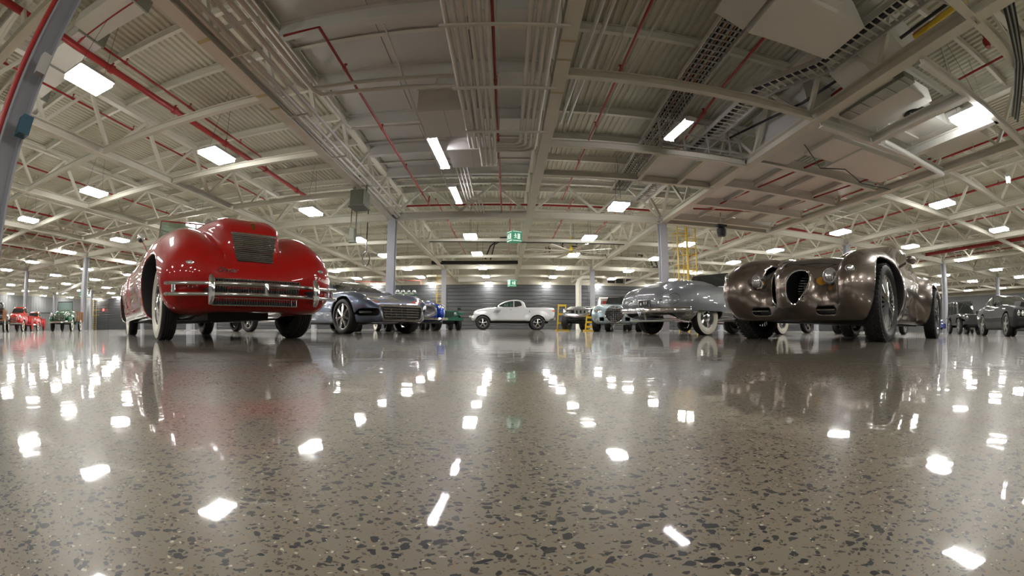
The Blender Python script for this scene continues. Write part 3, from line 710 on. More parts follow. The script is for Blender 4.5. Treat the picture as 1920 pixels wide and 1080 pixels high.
def cone(x, y, z, a, b, ra, rb, sy=1., sz=1.):     # round tapered rod, cross section stretched by sy, sz
    a = np.array(a, float); b = np.array(b, float); d = b - a; L = d @ d
    t = np.clip(((x - a[0]) * d[0] + (y - a[1]) * d[1] + (z - a[2]) * d[2]) / L, 0, 1)
    t2 = t * t * (3 - 2 * t)
    return np.sqrt((x - a[0] - t * d[0]) ** 2 + ((y - a[1] - t * d[1]) / sy) ** 2 + ((z - a[2] - t * d[2]) / sz) ** 2) * min(sy, sz, 1) - (ra + (rb - ra) * t2) * min(sy, sz, 1)
def cyl_y(x, z, c, r): return np.sqrt((x - c[0]) ** 2 + (z - c[1]) ** 2) - r
def chaikin(p, n=2, closed=True):
    p = [tuple(q) for q in p]
    for _ in range(n):
        o = []
        for i in range(len(p)):
            a, b = p[i], p[(i + 1) % len(p)]
            o += [(a[0] * .75 + b[0] * .25, a[1] * .75 + b[1] * .25), (a[0] * .25 + b[0] * .75, a[1] * .25 + b[1] * .75)]
        p = o
    return p
def poly(u, v, P):                                # signed distance to a closed polygon
    d = None; s_ = None
    for i in range(len(P)):
        ax, ay = P[i]; bx, by = P[i - 1]
        ex, ey = bx - ax, by - ay; wx, wy = u - ax, v - ay
        t = np.clip((wx * ex + wy * ey) / (ex * ex + ey * ey + 1e-12), 0, 1)
        dd = (wx - ex * t) ** 2 + (wy - ey * t) ** 2
        c1 = v >= ay; c2 = v < by; c3 = ex * wy > ey * wx
        fl_ = (c1 & c2 & c3) | (~c1 & ~c2 & ~c3)
        d = dd if d is None else np.minimum(d, dd)
        sg = np.where(fl_, -1., 1.); s_ = sg if s_ is None else s_ * sg
    return s_ * np.sqrt(d)
def interp_w(x, pts):                              # half width (or height) as a smooth function of x
    return np.interp(x, [p[0] for p in pts], [p[1] for p in pts])

def nets(f, lo, hi, h):
    ax = [np.arange(lo[i], hi[i] + h, h) for i in range(3)]
    X, Y, Z = ax[0][:, None, None], ax[1][None, :, None], ax[2][None, None, :]
    F = np.broadcast_to(f(X, Y, Z), (len(ax[0]), len(ax[1]), len(ax[2]))).astype(np.float64)
    S = F < 0; n0, n1, n2 = F.shape
    cs = [(i, j, k) for i in (0, 1) for j in (0, 1) for k in (0, 1)]
    sub = lambda A, c: A[c[0]:n0 - 1 + c[0], c[1]:n1 - 1 + c[1], c[2]:n2 - 1 + c[2]]
    cnt = sum(sub(S, c).astype(np.int8) for c in cs); act = (cnt > 0) & (cnt < 8)
    idx = np.argwhere(act); ids = -np.ones(act.shape, np.int64); ids[act] = np.arange(len(idx))
    ac = np.zeros((len(idx), 3)); w_ = np.zeros(len(idx)); V = {c: F[idx[:, 0] + c[0], idx[:, 1] + c[1], idx[:, 2] + c[2]] for c in cs}
    for a in cs:
        for d in range(3):
            if a[d]: continue
            b = list(a); b[d] = 1; b = tuple(b); fa, fb = V[a], V[b]; m = (fa < 0) != (fb < 0)
            t = np.where(m, fa / np.where(m, fa - fb, 1), 0)
            p = np.array(a, float)[None, :].repeat(len(idx), 0); p[:, d] += t
            ac[m] += p[m]; w_[m] += 1
    P = (idx + ac / w_[:, None]) * h + np.array(lo)
    quads = []
    for d in range(3):
        e, g = (d + 1) % 3, (d + 2) % 3
        sl = [slice(None)] * 3; sl[d] = slice(0, -1); s2 = [slice(None)] * 3; s2[d] = slice(1, None)
        A, B = S[tuple(sl)], S[tuple(s2)]; ed = np.argwhere(A != B)
        ok = (ed[:, e] > 0) & (ed[:, g] > 0) & (ed[:, e] < F.shape[e] - 1) & (ed[:, g] < F.shape[g] - 1); ed = ed[ok]
        q = []
        for (de, dg) in ((0, 0), (-1, 0), (-1, -1), (0, -1)):
            c = ed.copy(); c[:, e] += de; c[:, g] += dg; q.append(ids[c[:, 0], c[:, 1], c[:, 2]])
        q = np.stack(q, 1); ins = A[ed[:, 0], ed[:, 1], ed[:, 2]]
        q[~ins] = q[~ins][:, ::-1]; quads.append(q)
    Q = np.concatenate(quads); Q = Q[(Q >= 0).all(1)]
    return P, Q
def grad(f, P, e=1e-3):
    G = np.zeros_like(P)
    for i in range(3):
        a = P.copy(); a[:, i] += e; b = P.copy(); b[:, i] -= e
        G[:, i] = (f(a[:, 0], a[:, 1], a[:, 2]) - f(b[:, 0], b[:, 1], b[:, 2])) / (2 * e)
    return G
def body_parts(f, lo, hi, h, regions, paint, root, main='body', nofill=None):
    """regions: [(part name, g(x,y,z), material, label)]; a face whose centre has g<0 belongs to the part."""
    P, Q = nets(f, lo, hi, h)
    for _ in range(3):
        v = f(P[:, 0], P[:, 1], P[:, 2]); G = grad(f, P); n2 = (G * G).sum(1) + 1e-6
        st = G * (v / n2)[:, None]; L = np.linalg.norm(st, axis=1); st *= np.minimum(1, h * .6 / (L + 1e-9))[:, None]; P = P - st
    lab = np.zeros(len(Q), int); free = np.ones(len(Q), bool)
    for ri, (nm, g, m, lb) in enumerate(regions):
        if g is None: continue
        cen = P[Q].mean(1); ins = (g(cen[:, 0], cen[:, 1], cen[:, 2]) < 0) & free
        iv = np.zeros(len(P), bool); iv[Q[ins].ravel()] = True
        ov = np.zeros(len(P), bool); ov[Q[free & ~ins].ravel()] = True
        bd = np.where(iv & ov)[0]
        if len(bd):
            B = P[bd].copy(); B0 = B.copy()
            for _ in range(4):
                gv = g(B[:, 0], B[:, 1], B[:, 2]); Gg = grad(g, B); Gf = grad(f, B); Gf /= np.linalg.norm(Gf, axis=1)[:, None] + 1e-9
                T = Gg - Gf * (Gg * Gf).sum(1)[:, None]; t2 = (T * T).sum(1)
                st = T * (gv / (t2 + .02))[:, None]; L = np.linalg.norm(st, axis=1); st *= np.minimum(1, h * .4 / (L + 1e-9))[:, None]
                B -= st; fv = f(B[:, 0], B[:, 1], B[:, 2]); B -= Gf * np.clip(fv, -h * .3, h * .3)[:, None]
                D = B - B0; L = np.linalg.norm(D, axis=1); B = B0 + D * np.minimum(1, h * .75 / (L + 1e-9))[:, None]
            P[bd] = B
        lab[ins] = ri + 1; free &= ~ins
    N = grad(f, P, 2e-3); N /= np.linalg.norm(N, axis=1)[:, None] + 1e-9
    out = {}
    for ri in range(len(regions) + 1):
        q0 = Q[lab == ri]
        if not len(q0): continue
        nm, m, lb = (main, paint, None) if ri == 0 else (regions[ri - 1][0], regions[ri - 1][2], regions[ri - 1][3])
        comps = [q0]
        if ri:                                     # four wheel wells are four parts
            c = np.arange(len(P))
            for _ in range(400):
                mn = c[q0].min(1); c2 = c.copy(); np.minimum.at(c2, q0.ravel(), np.repeat(mn, 4)); c2 = c2[c2]
                if (c2 == c).all(): break
                c = c2
            key = c[q0[:, 0]]; ks, ct = np.unique(key, return_counts=True); comps = [q0[key == k_] for k_, n_ in zip(ks, ct) if n_ >= 16]
            if len(comps) > 16: comps = [q0]
        for q in comps:
            u, inv = np.unique(q.ravel(), return_inverse=True); q = inv.reshape(-1, 4)
            me = bpy.data.meshes.new(nm)
            me.vertices.add(len(u)); me.vertices.foreach_set('co', P[u].ravel().astype(np.float32))
            me.loops.add(len(q) * 4); me.loops.foreach_set('vertex_index', q.ravel().astype(np.int32))
            me.polygons.add(len(q)); me.polygons.foreach_set('loop_start', (np.arange(len(q)) * 4).astype(np.int32))
            me.update(calc_edges=True); me.validate()
            me.polygons.foreach_set('use_smooth', [True] * len(me.polygons))
            if len(me.vertices) == len(u): me.normals_split_custom_set_from_vertices(N[u])
            me.materials.append(m); o = link(nm, me, root)
            if lb: o['label'] = lb
            out[nm] = o
    return out
def surf_x(f, y, z, x_out, x_in=0., n=40):         # march along x from outside to the surface
    xs = np.linspace(x_out, x_in, 400); v = f(xs, np.full_like(xs, y), np.full_like(xs, z))
    k = np.argmax(v < 0) if (v < 0).any() else -1
    return xs[k]
def surf_y(f, x, z, y_out, y_in=0.):
    ys = np.linspace(y_out, y_in, 400); v = f(np.full_like(ys, x), ys, np.full_like(ys, z))
    return ys[np.argmax(v < 0)] if (v < 0).any() else y_in
def surf_z(f, x, y, z_out, z_in=0.):
    zs = np.linspace(z_out, z_in, 400); v = f(np.full_like(zs, x), np.full_like(zs, y), zs)
    return zs[np.argmax(v < 0)] if (v < 0).any() else z_in

# ------------------------------------------------------------------ wheels
def tyre_mesh(R, W, rim, tread='rib'):
    w_ = W / 2; sh = (R - rim)
    pr = [(rim, -w_ * .72), (rim + sh * .3, -w_ * .98), (rim + sh * .62, -w_), (R - sh * .16, -w_ * .93), (R - sh * .03, -w_ * .78)]
    if tread == 'rib':
        g = .012; ys = np.linspace(-w_ * .7, w_ * .7, 6)
        for i in range(5):
            a, b = ys[i] + .006, ys[i + 1] - .006
            pr += [(R, a), (R, b)]
            if i < 4: pr += [(R - g, b + .001), (R - g, ys[i + 1] + .005)]
    else: pr += [(R, -w_ * .7), (R, w_ * .7)]
    pr += [(R - sh * .03, w_ * .78), (R - sh * .16, w_ * .93), (rim + sh * .62, w_), (rim + sh * .3, w_ * .98), (rim, w_ * .72)]
    b = MB().lathe(pr, 56)
    if tread == 'block':
        n = 44
        for i in range(n):
            a = 2 * PI * i / n
            for s_ in (-1, 1):
                for yy, tw in ((.12, .35), (.42, .5), (.75, .2)):
                    ca, sa = math.cos(a + yy * .25 * s_), math.sin(a + yy * .25 * s_)
                    R_ = Matrix.Rotation(-(a + yy * .25 * s_), 3, 'Y') @ Matrix.Rotation(tw * s_, 3, 'X')
                    b.box(((R + .001) * ca, yy * w_ * s_, (R + .001) * sa), (.014, W * .15, 2 * PI * R / n * .66), R_)
    return b
def wheel(root, x, y, R=.36, W=.2, rim=.22, side=1, style='cap', wall=False, tread='rib', z=None, steer=0, rimmat='chrome', cache={}):
    """one wheel thing-part with its own tyre, rim, hub sub-parts; side = +1 outer face toward +y"""
    key = (R, W, rim, style, wall, tread, rimmat)
    if key not in cache:
        t = tyre_mesh(R, W, rim, tread).mesh('tyre', M['tyre'], True)
        subs = []
        w_ = W / 2; rm = M[rimmat]
        if wall:
            sh = R - rim
            subs.append(('whitewall', MB().lathe([(rim + .005, w_ * .80), (rim + sh * .3, w_ * 1.0), (rim + sh * .6, w_ * 1.03), (R - sh * .13, w_ * .97), (R - sh * .13, w_ * .9)], 56).mesh('whitewall', M['whitewall'], True)))
        barrel = [(rim + .006, w_ * .74), (rim - .012, w_ * .78), (rim - .02, w_ * .6), (rim - .03, 0), (rim - .03, -w_ * .7)]
        subs.append(('rim_barrel', MB().lathe(barrel, 48).mesh('rim_barrel', rm, True)))
        subs.append(('brake_disc', MB().lathe([(.001, -.02), (rim * .8, -.02), (rim * .8, -.04), (.001, -.04)], 32).mesh('brake_disc', M['dark'], True)))
        if style == 'cap':
            subs.append(('hubcap', MB().lathe([(.001, w_ * .98), (rim * .25, w_ * .95), (rim * .45, w_ * .80), (rim * .5, w_ * .66), (rim * .75, w_ * .7), (rim * .96, w_ * .74), (rim * .97, w_ * .5)], 40).mesh('hubcap', rm, True)))
        else:
            n, wd, off = {'wire': (26, .036, .2), 'spoke5': (5, .075, 0), 'spoke7': (7, .05, 0), 'spoke6': (6, .07, 0)}[style]
            sp = MB()
            sp.prof((0, w_ * .72, rim * .12), (0, w_ * .60, rim - .015), [(-wd / 2, -.012), (wd / 2, -.012), (wd * .38, .016), (-wd * .38, .016)], up=(0, 1, 0))
            me = sp.mesh('spoke', rm); subs.append(('spokes', (me, n)))
            if style == 'wire':
                me2 = MB().prof((0, w_ * .2, rim * .18), (rim * .25, w_ * .66, rim * .93), [(-.008, -.008), (.008, -.008), (.008, .008), (-.008, .008)], up=(0, 1, 0)).mesh('spoke', rm)
                subs.append(('spokes', (me2, n)))
            subs.append(('centre_cap', MB().lathe([(.001, w_ * .86), (rim * .14, w_ * .84), (rim * .2, w_ * .70), (rim * .2, w_ * .4)], 24).mesh('centre_cap', rm, True)))
        cache[key] = (t, subs)
    t, subs = cache[key]
    rz = (0 if side > 0 else PI) + steer
    o = link('wheel', t, root, (x, y, R if z is None else z), (0, 0, rz))
    for nm, me in subs:
        if nm == 'spokes':
            for k in range(me[1]): link('spoke', me[0], o, (0, 0, 0), (0, 2 * PI * k / me[1], 0))
        else: link(nm, me, o)
    return o
def lamp_part(root, nm, p, r, depth=.04, m='lens', ring='chrome', yaw=0, pitch=0, flat=1.0):
    """round lamp facing +x at p"""
    a = MB().lathe([(.001, depth * .9), (r * .35, depth * .8), (r * .75, depth * .45), (r * .92, 0), (r * .92, -.03)], 28, axis='X'); 
    o = a.build(nm, M[m], root, True); o.location = p; o.rotation_euler = (0, pitch, yaw); o.scale = (1, 1, flat)
    b = MB().lathe([(r * .9, depth * .1), (r * 1.02, depth * .3), (r * 1.1, 0), (r * 1.08, -.04)], 28, axis='X').build('bezel', M[ring], o, True)
    return o
def glow_bulb(o, r): MB().lathe([(.001, .05), (r, .045), (r * 1.1, .0), (.001, 0)], 14, axis='X').build('reflector', M['chrome'], o, True)
def car_paint(name, col, metal=.0, flake=.25, rough=.3): return mat(name, col, rough, metal=metal, coat=1, coat_rough=.02)
# ------------------------------------------------------------------ red convertible
def red_car():
    root = thing('convertible_car', 'large glossy red vintage convertible with chrome tube bumper and horizontal-bar grille', 'car', (-4.60, 5.40, 0), math.radians(-35.5), None, 1.055)
    wx = 1.85
    hoodside = chaikin([(2.36, .55), (2.50, .78), (2.46, .98), (2.36, 1.12), (2.05, 1.23), (1.3, 1.235), (.4, 1.18), (.1, 1.12), (.1, .4), (2.2, .4)], 2)
    def f(x, y, z):
        ay = np.abs(y)
        env = smax(np.abs(x + .05) - 2.42, ay - .90, .5)                       # plan of the lower apron
        low = smax(smax(rbox(x, y, z, (1.75, 0, .50), (.86, .90, .27), .25), -9 + 0 * z, .01), .25 - z, .06)
        fen = smin(ell(x, ay, z, (1.70, .60, .66), (.88, .40, .45)), cone(x, ay, z, (1.5, .64, .74), (-.9, .68, .68), .33, .29, 1, 1.05), .12)
        rear = smin(ell(x, ay, z, (-1.95, .60, .62), (.98, .36, .42)), cone(x, ay, z, (-.6, .70, .66), (-1.8, .66, .66), .29, .31), .12)
        side = rbox(x, y, z, (-.55, 0, .56), (2.05, .95, .36), .16)
        hood = smax(poly(x, z, hoodside), ay - (.30 + .17 * np.clip((2.45 - x) / 1.4, 0, 1) ** .7 - .25 * np.clip(z - 1.08, 0, 1)), .14)
        tub = rbox(x, y, z, (-1.1, 0, .72), (1.5, .78, .34), .14)
        tail = ell(x, y, z, (-1.9, 0, .62), (1.0, .78, .40))
        d = smin(smin(low, fen, .22), side, .10); d = smin(d, rear, .12); d = smin(d, hood, .09)
        d = smin(d, tub, .08); d = smin(d, tail, .1)
        d = smax(d, .20 - z + .0 * x, .05)
        cock = np.minimum(rbox(x, y, z, (-.12, 0, 1.05), (.42, .62, .35), .08), rbox(x, y, z, (-1.25, 0, 1.05), (.42, .6, .35), .08))
        d = smax(d, -cock, .03)
        for cx, rr in ((wx, .455), (-wx, .40)):
            wellc = np.maximum(cyl_y(x, z, (cx, .36), rr), .52 - ay)
            d = smax(d, -wellc, .03)
        return d
    red = car_paint('red_car_paint', (.38, .004, .003), rough=.45); red.node_tree.nodes['Principled BSDF'].inputs['Specular IOR Level'].default_value = .15
    gx = lambda x, y, z: np.maximum(np.maximum(np.abs(y) - .19 - .2 * np.clip(z - .72, 0, .24), np.abs(z - .842) - .128 - .02 * np.abs(y)), 2.2 - x)
    well = lambda x, y, z: np.minimum(np.maximum(cyl_y(x, z, (wx, .36), .452), .5 - np.abs(np.abs(y)) ) , np.maximum(cyl_y(x, z, (-wx, .36), .397), .5 - np.abs(y))) - .012
    strip_ = lambda x, y, z: np.maximum(np.maximum(np.abs(z - .255 - .45 * np.clip(x - 1.02, 0, .4) ** 1.0) - .04, np.maximum(.75 - np.abs(y), np.abs(x + .55) - 1.85)), -10)
    under = lambda x, y, z: np.maximum(z - .215, np.abs(y) - .80)
    cockr = lambda x, y, z: np.minimum(rbox(x, y, z, (-.12, 0, 1.05), (.425, .625, .36), .08), rbox(x, y, z, (-1.25, 0, 1.05), (.425, .605, .36), .08)) - .006
    inter = mat('maroon_leather', (.10, .006, .008), .5)
    body_parts(f, (-3.05, -1.05, .12), (2.75, 1.05, 1.32), .023, [
        ('wheel_well', well, M['dark'], 'dark wheel well'), ('underside', under, M['dark'], 'black underside'),
        ('grille_opening', gx, M['dark'], 'dark grille opening'), ('interior', cockr, inter, 'maroon interior'),
        ('rocker_trim', strip_, M['chrome'], 'chrome rocker strip with upswept end')], red, root)
    # grille bars follow the nose
    for k in range(14):
        z = .725 + k * .0185
        pts = []
        gw = .195 + .2 * (z - .72)
        for yy in np.linspace(-gw, gw, 9):
            pts.append((surf_x(f, yy, z, 2.8) + .012, yy, z))
        MB().tube(pts, .0068, 6).build('grille_bar', M['chrome'], root, True)
    for z in (.985,):
        MB().tube([(surf_x(f, yy, z, 2.8) + .008, yy, z + .0) for yy in np.linspace(-.25, .25, 11)], .012, 8).build('grille_header', M['chrome'], root, True)
    # lower slotted vents (three rows)
    for zc, hh in ((.515, .045), (.44, .075), (.345, .065)):
        xs = [surf_x(f, yy, zc, 2.9) for yy in (-.4, 0, .4)]
        x0 = max(xs)
        pts = [(surf_x(f, yy, zc, 2.9) + .003, yy, zc) for yy in np.linspace(-.45, .45, 13)]
        b = MB()
        for i in range(12): b.bar(pts[i], pts[i + 1], .008, hh * .9)
        b.build('vent_recess', M['dark'], root)
        rows = []
        bm2 = MB().box((0, 0, 0), (.02, .0085, hh)).mesh('vent_bar', M['chrome'])
        for i in range(34):
            yy = -.44 + i * .88 / 33; link('vent_bar', bm2, root, (surf_x(f, yy, zc, 2.9) + .014, yy, zc))
        for s_ in (-1, 1):
            MB().tube([(p[0] + .015, p[1], p[2] + s_ * hh / 2) for p in pts], .006, 6).build('vent_trim', M['chrome'], root, True)
    # bumper: two long tubes, end posts, overriders, brackets
    for z in (.395, .485):
        pts = [(2.80 - .20 * (yy / .9) ** 2, yy, z) for yy in np.linspace(-.89, .89, 15)]
        MB().tube(pts, .0165, 12).build('bumper_tube', M['chrome'], root, True)
        for s_ in (-1, 1): MB().lathe([(.001, -.03), (.012, -.025), (.019, 0), (.001, .02)], 10, (2.59, (.90) * s_, z)).build('tube_tip', M['chrome'], root, True)
    for s_ in (-1, 1):
        MB().tube([(2.615, (.84) * s_, .395), (2.615, (.84) * s_, .485)], .02, 10).build('end_post', M['chrome'], root, True)
        MB().tube([(2.80, .53 * s_, .31), (2.825, .53 * s_, .36), (2.83, .53 * s_, .44), (2.82, .53 * s_, .50), (2.79, .53 * s_, .54)], [.02, .03, .034, .032, .02], 12).build('overrider', M['chrome'], root, True)
        MB().bar((2.4, .53 * s_, .42), (2.79, .53 * s_, .42), .03, .06).build('bumper_bracket', M['dark'], root)
    MB().tube([(2.83, 0, .39), (2.84, 0, .44), (2.83, 0, .49)], .022, 10).build('centre_boss', M['chrome'], root, True)
    # hood ornament, hood seam, marker lamps, script
    xz = surf_z(f, 2.30, 0, 1.5)
    MB().box((2.39, 0, 1.07), (.02, .035, .075), Matrix.Rotation(-.5, 3, 'Y')).build('hood_badge', mat('brass_badge', (.6, .35, .1), .2, metal=1), root)
    for s_ in (-1, 1):
        MB().tube([(x_, s_ * yy_, surf_z(f, x_, yy_, 1.5) + .002) for x_, yy_ in [(q, .30 + .20 * (2.2 - q) / 1.9) for q in np.linspace(2.2, .3, 14)]], .005, 5).build('hood_seam', M['dark'], root)
        zz = .66; yy = .69 * s_; xx = surf_x(f, yy, zz, 2.9)
        o = MB().lathe([(.001, .02), (.035, .012), (.05, -.01)], 20, axis='X').build('marker_lamp', M['lens'], root, True); o.location = (xx, yy, zz); o.scale = (1, .9, .5)
    cu = bpy.data.curves.new('script', 'FONT'); cu.body = 'Chrysler'; cu.size = .062; cu.extrude = .003; cu.shear = .5; cu.offset = .0005
    tmp = bpy.data.objects.new('tmp', cu); C.objects.link(tmp); dg = bpy.context.evaluated_depsgraph_get()
    me = bpy.data.meshes.new_from_object(tmp.evaluated_get(dg)); bpy.data.objects.remove(tmp)
    me.materials.clear(); me.materials.append(M['chrome'])
    o = link('script_badge', me, root); yy = -.22; xx = surf_x(f, yy, .61, 2.9); x2 = surf_x(f, yy - .2, .61, 2.9)
    ang = math.atan2(xx - x2, .2)
    o.matrix_local = Matrix.Translation((x2 + .008, yy - .2, .60)) @ Matrix.Rotation(PI / 2 - ang, 4, 'Z') @ Matrix.Rotation(PI / 2 - .3, 4, 'X')
    # windshields with chrome frames, mirrors
    for (x_, zt, wd) in ((.05, 1.60, .62), (-.78, 1.42, .56)):
        b = [(x_, -wd, 1.06), (x_ - .14, -wd + .04, zt), (x_ - .14, wd - .04, zt), (x_, wd, 1.06)]
        MB().plate([(-wd, 0), (wd, 0), (wd - .04, zt - 1.06), (-wd + .04, zt - 1.06)], (x_, 0, 1.06), (0, 1, 0), Vector((-.14, 0, zt - 1.06)).normalized(), .008).build('windshield_glass', M['clear'], root)['label'] = 'pale green windshield glass'
        for i in range(4): MB().tube([b[i], b[(i + 1) % 4]], .012, 8).build('windshield_frame', M['chrome'], root, True)
        MB().bar((x_, 0, 1.06), (x_ - .14, 0, zt), .02, .02).build('centre_post', M['chrome'], root)
    for s_ in (-1, 1):
        o = MB().lathe([(.001, -.03), (.05, -.02), (.062, .01), (.06, .02), (.001, .022)], 20, axis='X').build('mirror', M['chrome'], root, True); o.location = (.25, s_ * .92, 1.27)
        MB().tube([(.2, s_ * .78, 1.08), (.22, s_ * .86, 1.2), (.25, s_ * .92, 1.25)], .009, 6).build('mirror_stalk', M['chrome'], root, True)
    for x_ in (-.35, -1.45):
        MB().box((x_, 0, .98), (.16, 1.1, .32)).build('seat_back', inter, root)
    # running gear: chassis rails, exhaust
    MB().box((0, 0, .24), (4.2, .7, .1)).build('chassis', M['dark'], root)
    MB().tube([(1.85, -.7, .3), (1.85, .7, .3)], .05, 8).build('front_axle', M['dark'], root)
    for (x_, y_) in ((wx, .78), (wx, -.78), (-wx, .76), (-wx, -.76)):
        wheel(root, x_, y_, .36, .19, .205, 1 if y_ > 0 else -1, 'cap', True, 'rib')
    return root
red_car()

# ------------------------------------------------------------------ bronze coupe
def bronze_car():
    root = thing('coupe_car', 'low bronze-brown coupe with teardrop fenders and heart-shaped black grille', 'car', (5.42, 5.25, 0), math.radians(-156.4), None, 1.14)
    wf, wr_ = 1.60, -1.62
    hs = chaikin([(2.28, .22), (2.44, .42), (2.42, .62), (2.30, .74), (1.9, .83), (1.2, .91), (.4, .98), (-.4, 1.0), (-.4, .25)], 2)
    def heart(x, ay, z, e):
        cy = .135 + .20 * (z - .5); ry = .072 + .13 * (z - .5); ry = np.clip(ry, .03, .11) + e
        q = np.sqrt(((ay - cy) / ry) ** 2 + ((z - .505) / (.155 + e)) ** 2) - 1
        return np.maximum(q * .07, 2.08 - .8 * ay - x)
    roof = chaikin([(.30, .92), (-.10, 1.12), (-.75, 1.37), (-1.35, 1.36), (-2.0, 1.12), (-2.55, .74), (-2.4, .5), (.2, .5)], 2)
    def f(x, y, z):
        ay = np.abs(y)
        ff = ell(x, ay, z, (1.42, .70, .50), (.96, .29, .42))
        ff = smin(ff, cone(x, ay, z, (1.35, .70, .58), (.2, .66, .52), .30, .16, 1, 1.05), .15)
        fr = ell(x, ay, z, (-1.70, .70, .53), (.92, .27, .42))
        wid = .055 + .44 * np.clip((2.46 - x) / .9, 0, 1) ** .75
        hood = smax(poly(x, z, hs), ay - wid + .22 * np.clip(z - .62, 0, 1), .22)
        nose = rbox(x, y, z, (1.68, 0, .36), (.46, .66, .18), .17)
        tub = rbox(x, y, z, (-.25, 0, .42), (1.9, .70, .24), .14)
        door = ell(x, y, z, (-.35, 0, .66), (1.35, .76, .36))
        cab = smax(poly(x, z, roof), ay - (.72 - .48 * np.clip(z - .78, 0, 1) - .16 * np.clip(-1.2 - x, 0, 2)), .16)
        tail = ell(x, y, z, (-1.75, 0, .52), (.95, .62, .34))
        d = smin(smin(ff, nose, .16), hood, .14); d = smin(d, tub, .12); d = smin(d, door, .1); d = smin(d, cab, .08); d = smin(smin(d, fr, .10), tail, .1)
        d = smax(d, .185 - z, .05)
        # heart shaped grille recess either side of a slim centre blade
        d = smax(d, -heart(x, ay, z, 0), .015)
        sl = rbox(x, ay, z, (2.25, .40, .29), (.22, .115, .036), .034); d = smax(d, -sl, .012)
        hl = ell(x, ay, z, (2.16, .455, .605), (.12, .08, .08)); d = smax(d, -hl, .02)
        vt = np.minimum(rbox(x, ay, z, (.78, .80, .62), (.10, .12, .030), .02), rbox(x, ay, z, (.75, .80, .53), (.09, .12, .026), .02)); d = smax(d, -vt, .01)
        for cx, rr in ((wf, .435), (wr_, .435)):
            d = smax(d, -np.maximum(cyl_y(x, z, (cx, .375), rr), .50 - ay), .03)
        return d
    br = mat('bronze_car_paint', (.20, .162, .137), .27, metal=.75, coat=1, coat_rough=.02)
    ay_ = np.abs
    well = lambda x, y, z: np.minimum(np.maximum(cyl_y(x, z, (wf, .375), .433), .48 - ay_(y)), np.maximum(cyl_y(x, z, (wr_, .375), .433), .48 - ay_(y))) - .01
    grl = lambda x, y, z: heart(x, ay_(y), z, .006)
    slt = lambda x, y, z: rbox(x, ay_(y), z, (2.25, .40, .29), (.222, .118, .038), .034)
    vent = lambda x, y, z: np.minimum(rbox(x, ay_(y), z, (.78, .80, .62), (.104, .125, .033), .02), rbox(x, ay_(y), z, (.75, .80, .53), (.094, .125, .029), .02))
    wside = chaikin([(.05, .95), (-.22, 1.12), (-.78, 1.28), (-1.2, 1.27), (-1.6, 1.10), (-1.75, .96)], 2)
    winS = lambda x, y, z: np.maximum(poly(x, z, wside), .30 - ay_(y))
    winF = lambda x, y, z: np.maximum(np.maximum(ay_(y) - .54 + .4 * np.clip(z - .95, 0, 1), .97 - z), np.maximum(-.55 - x, z - 1.31 + 0 * x))
    under = lambda x, y, z: np.maximum(z - .20, ay_(y) - .9)
    blk = mat('grille_mesh_black', (.012, .012, .013), .35, metal=.4)
    body_parts(f, (-2.75, -1.08, .12), (2.6, 1.08, 1.48), .022, [
        ('wheel_well', well, M['dark'], 'dark wheel well'), ('grille_recess', grl, blk, 'black heart-shaped grille'), ('amber_lamp', lambda x, y, z: ell(x, ay_(y), z, (2.15, .325, .575), (.4, .046, .044)), M['amber'], 'amber lamp'), ('lower_slot', slt, M['dark'], 'black lower air slots'),
        ('side_vent', vent, M['dark'], 'black side vents'), ('side_window', winS, M['glass'], 'dark side window'), ('windshield', winF, M['glass'], 'dark windshield'), ('underside', under, M['dark'], 'black underside')], br, root)
    for s_ in (-1, 1):
        for k in range(11):
            z = .375 + k * .026; ry = min(.11, max(.03, .072 + .13 * (z - .5))) * math.sqrt(max(0, 1 - ((z - .505) / .155) ** 2)); cy = .135 + .20 * (z - .5)
            if ry > .012: MB().bar((2.17 - .8 * (cy - ry), s_ * (cy - ry), z), (2.17 - .8 * (cy + ry), s_ * (cy + ry), z), .003, .003).build('grille_wire', M['galv'], root)
        pts = []
        for k in range(28):
            a = k * 2 * PI / 28; z = .505 + .165 * math.sin(a); ry = min(.11, max(.03, .072 + .13 * (z - .5))) + .008; yy = s_ * (.135 + .20 * (z - .5) + ry * math.cos(a)); pts.append((surf_x(f, yy, z, 2.8) + .001, yy, z))
        MB().tube(pts, .008, 6, closed=True).build('grille_edge', M['chrome'], root, True)
        lp = lamp_part(root, 'headlamp', (2.14, s_ * .455, .605), .072, .06, yaw=s_ * .25); glow_bulb(lp, .03)
        xx = surf_x(f, s_ * .76, .64, 2.8)
        o = MB().lathe([(.001, .02), (.04, .014), (.055, -.01)], 20, axis='X').build('marker_lamp', M['lens'], root, True); o.location = (xx - .006, s_ * .76, .64); o.scale = (1, 1, .62); o.rotation_euler = (0, 0, s_ * .75)
        o = MB().lathe([(.052, .012), (.06, .018), (.062, -.01)], 20, axis='X').build('marker_bezel', M['chrome'], root, True); o.location = (xx - .006, s_ * .76, .64); o.scale = (1, 1, .62); o.rotation_euler = (0, 0, s_ * .75)
        x1_ = surf_x(f, s_ * .30, .33, 2.8); x2_ = surf_x(f, s_ * .51, .33, 2.8)
        MB().tube([(x1_ - .0, s_ * .30, .293), ((x1_ + x2_) / 2 + .008, s_ * .405, .293), (x2_ - .0, s_ * .51, .293)], .006, 6).build('slot_bar', M['chrome'], root, True)
        # mirror
        o = MB().lathe([(.001, .15), (.045, .11), (.07, .03), (.072, -.04), (.05, -.055), (.001, -.056)], 24, axis='X').build('mirror', br, root, True); o.location = (.06, s_ * .86, 1.0); o.scale = (1, 1.1, .75)
        MB().tube([(.04, s_ * .66, .92), (.05, s_ * .78, .97)], .018, 8).build('mirror_stalk', br, root, True)
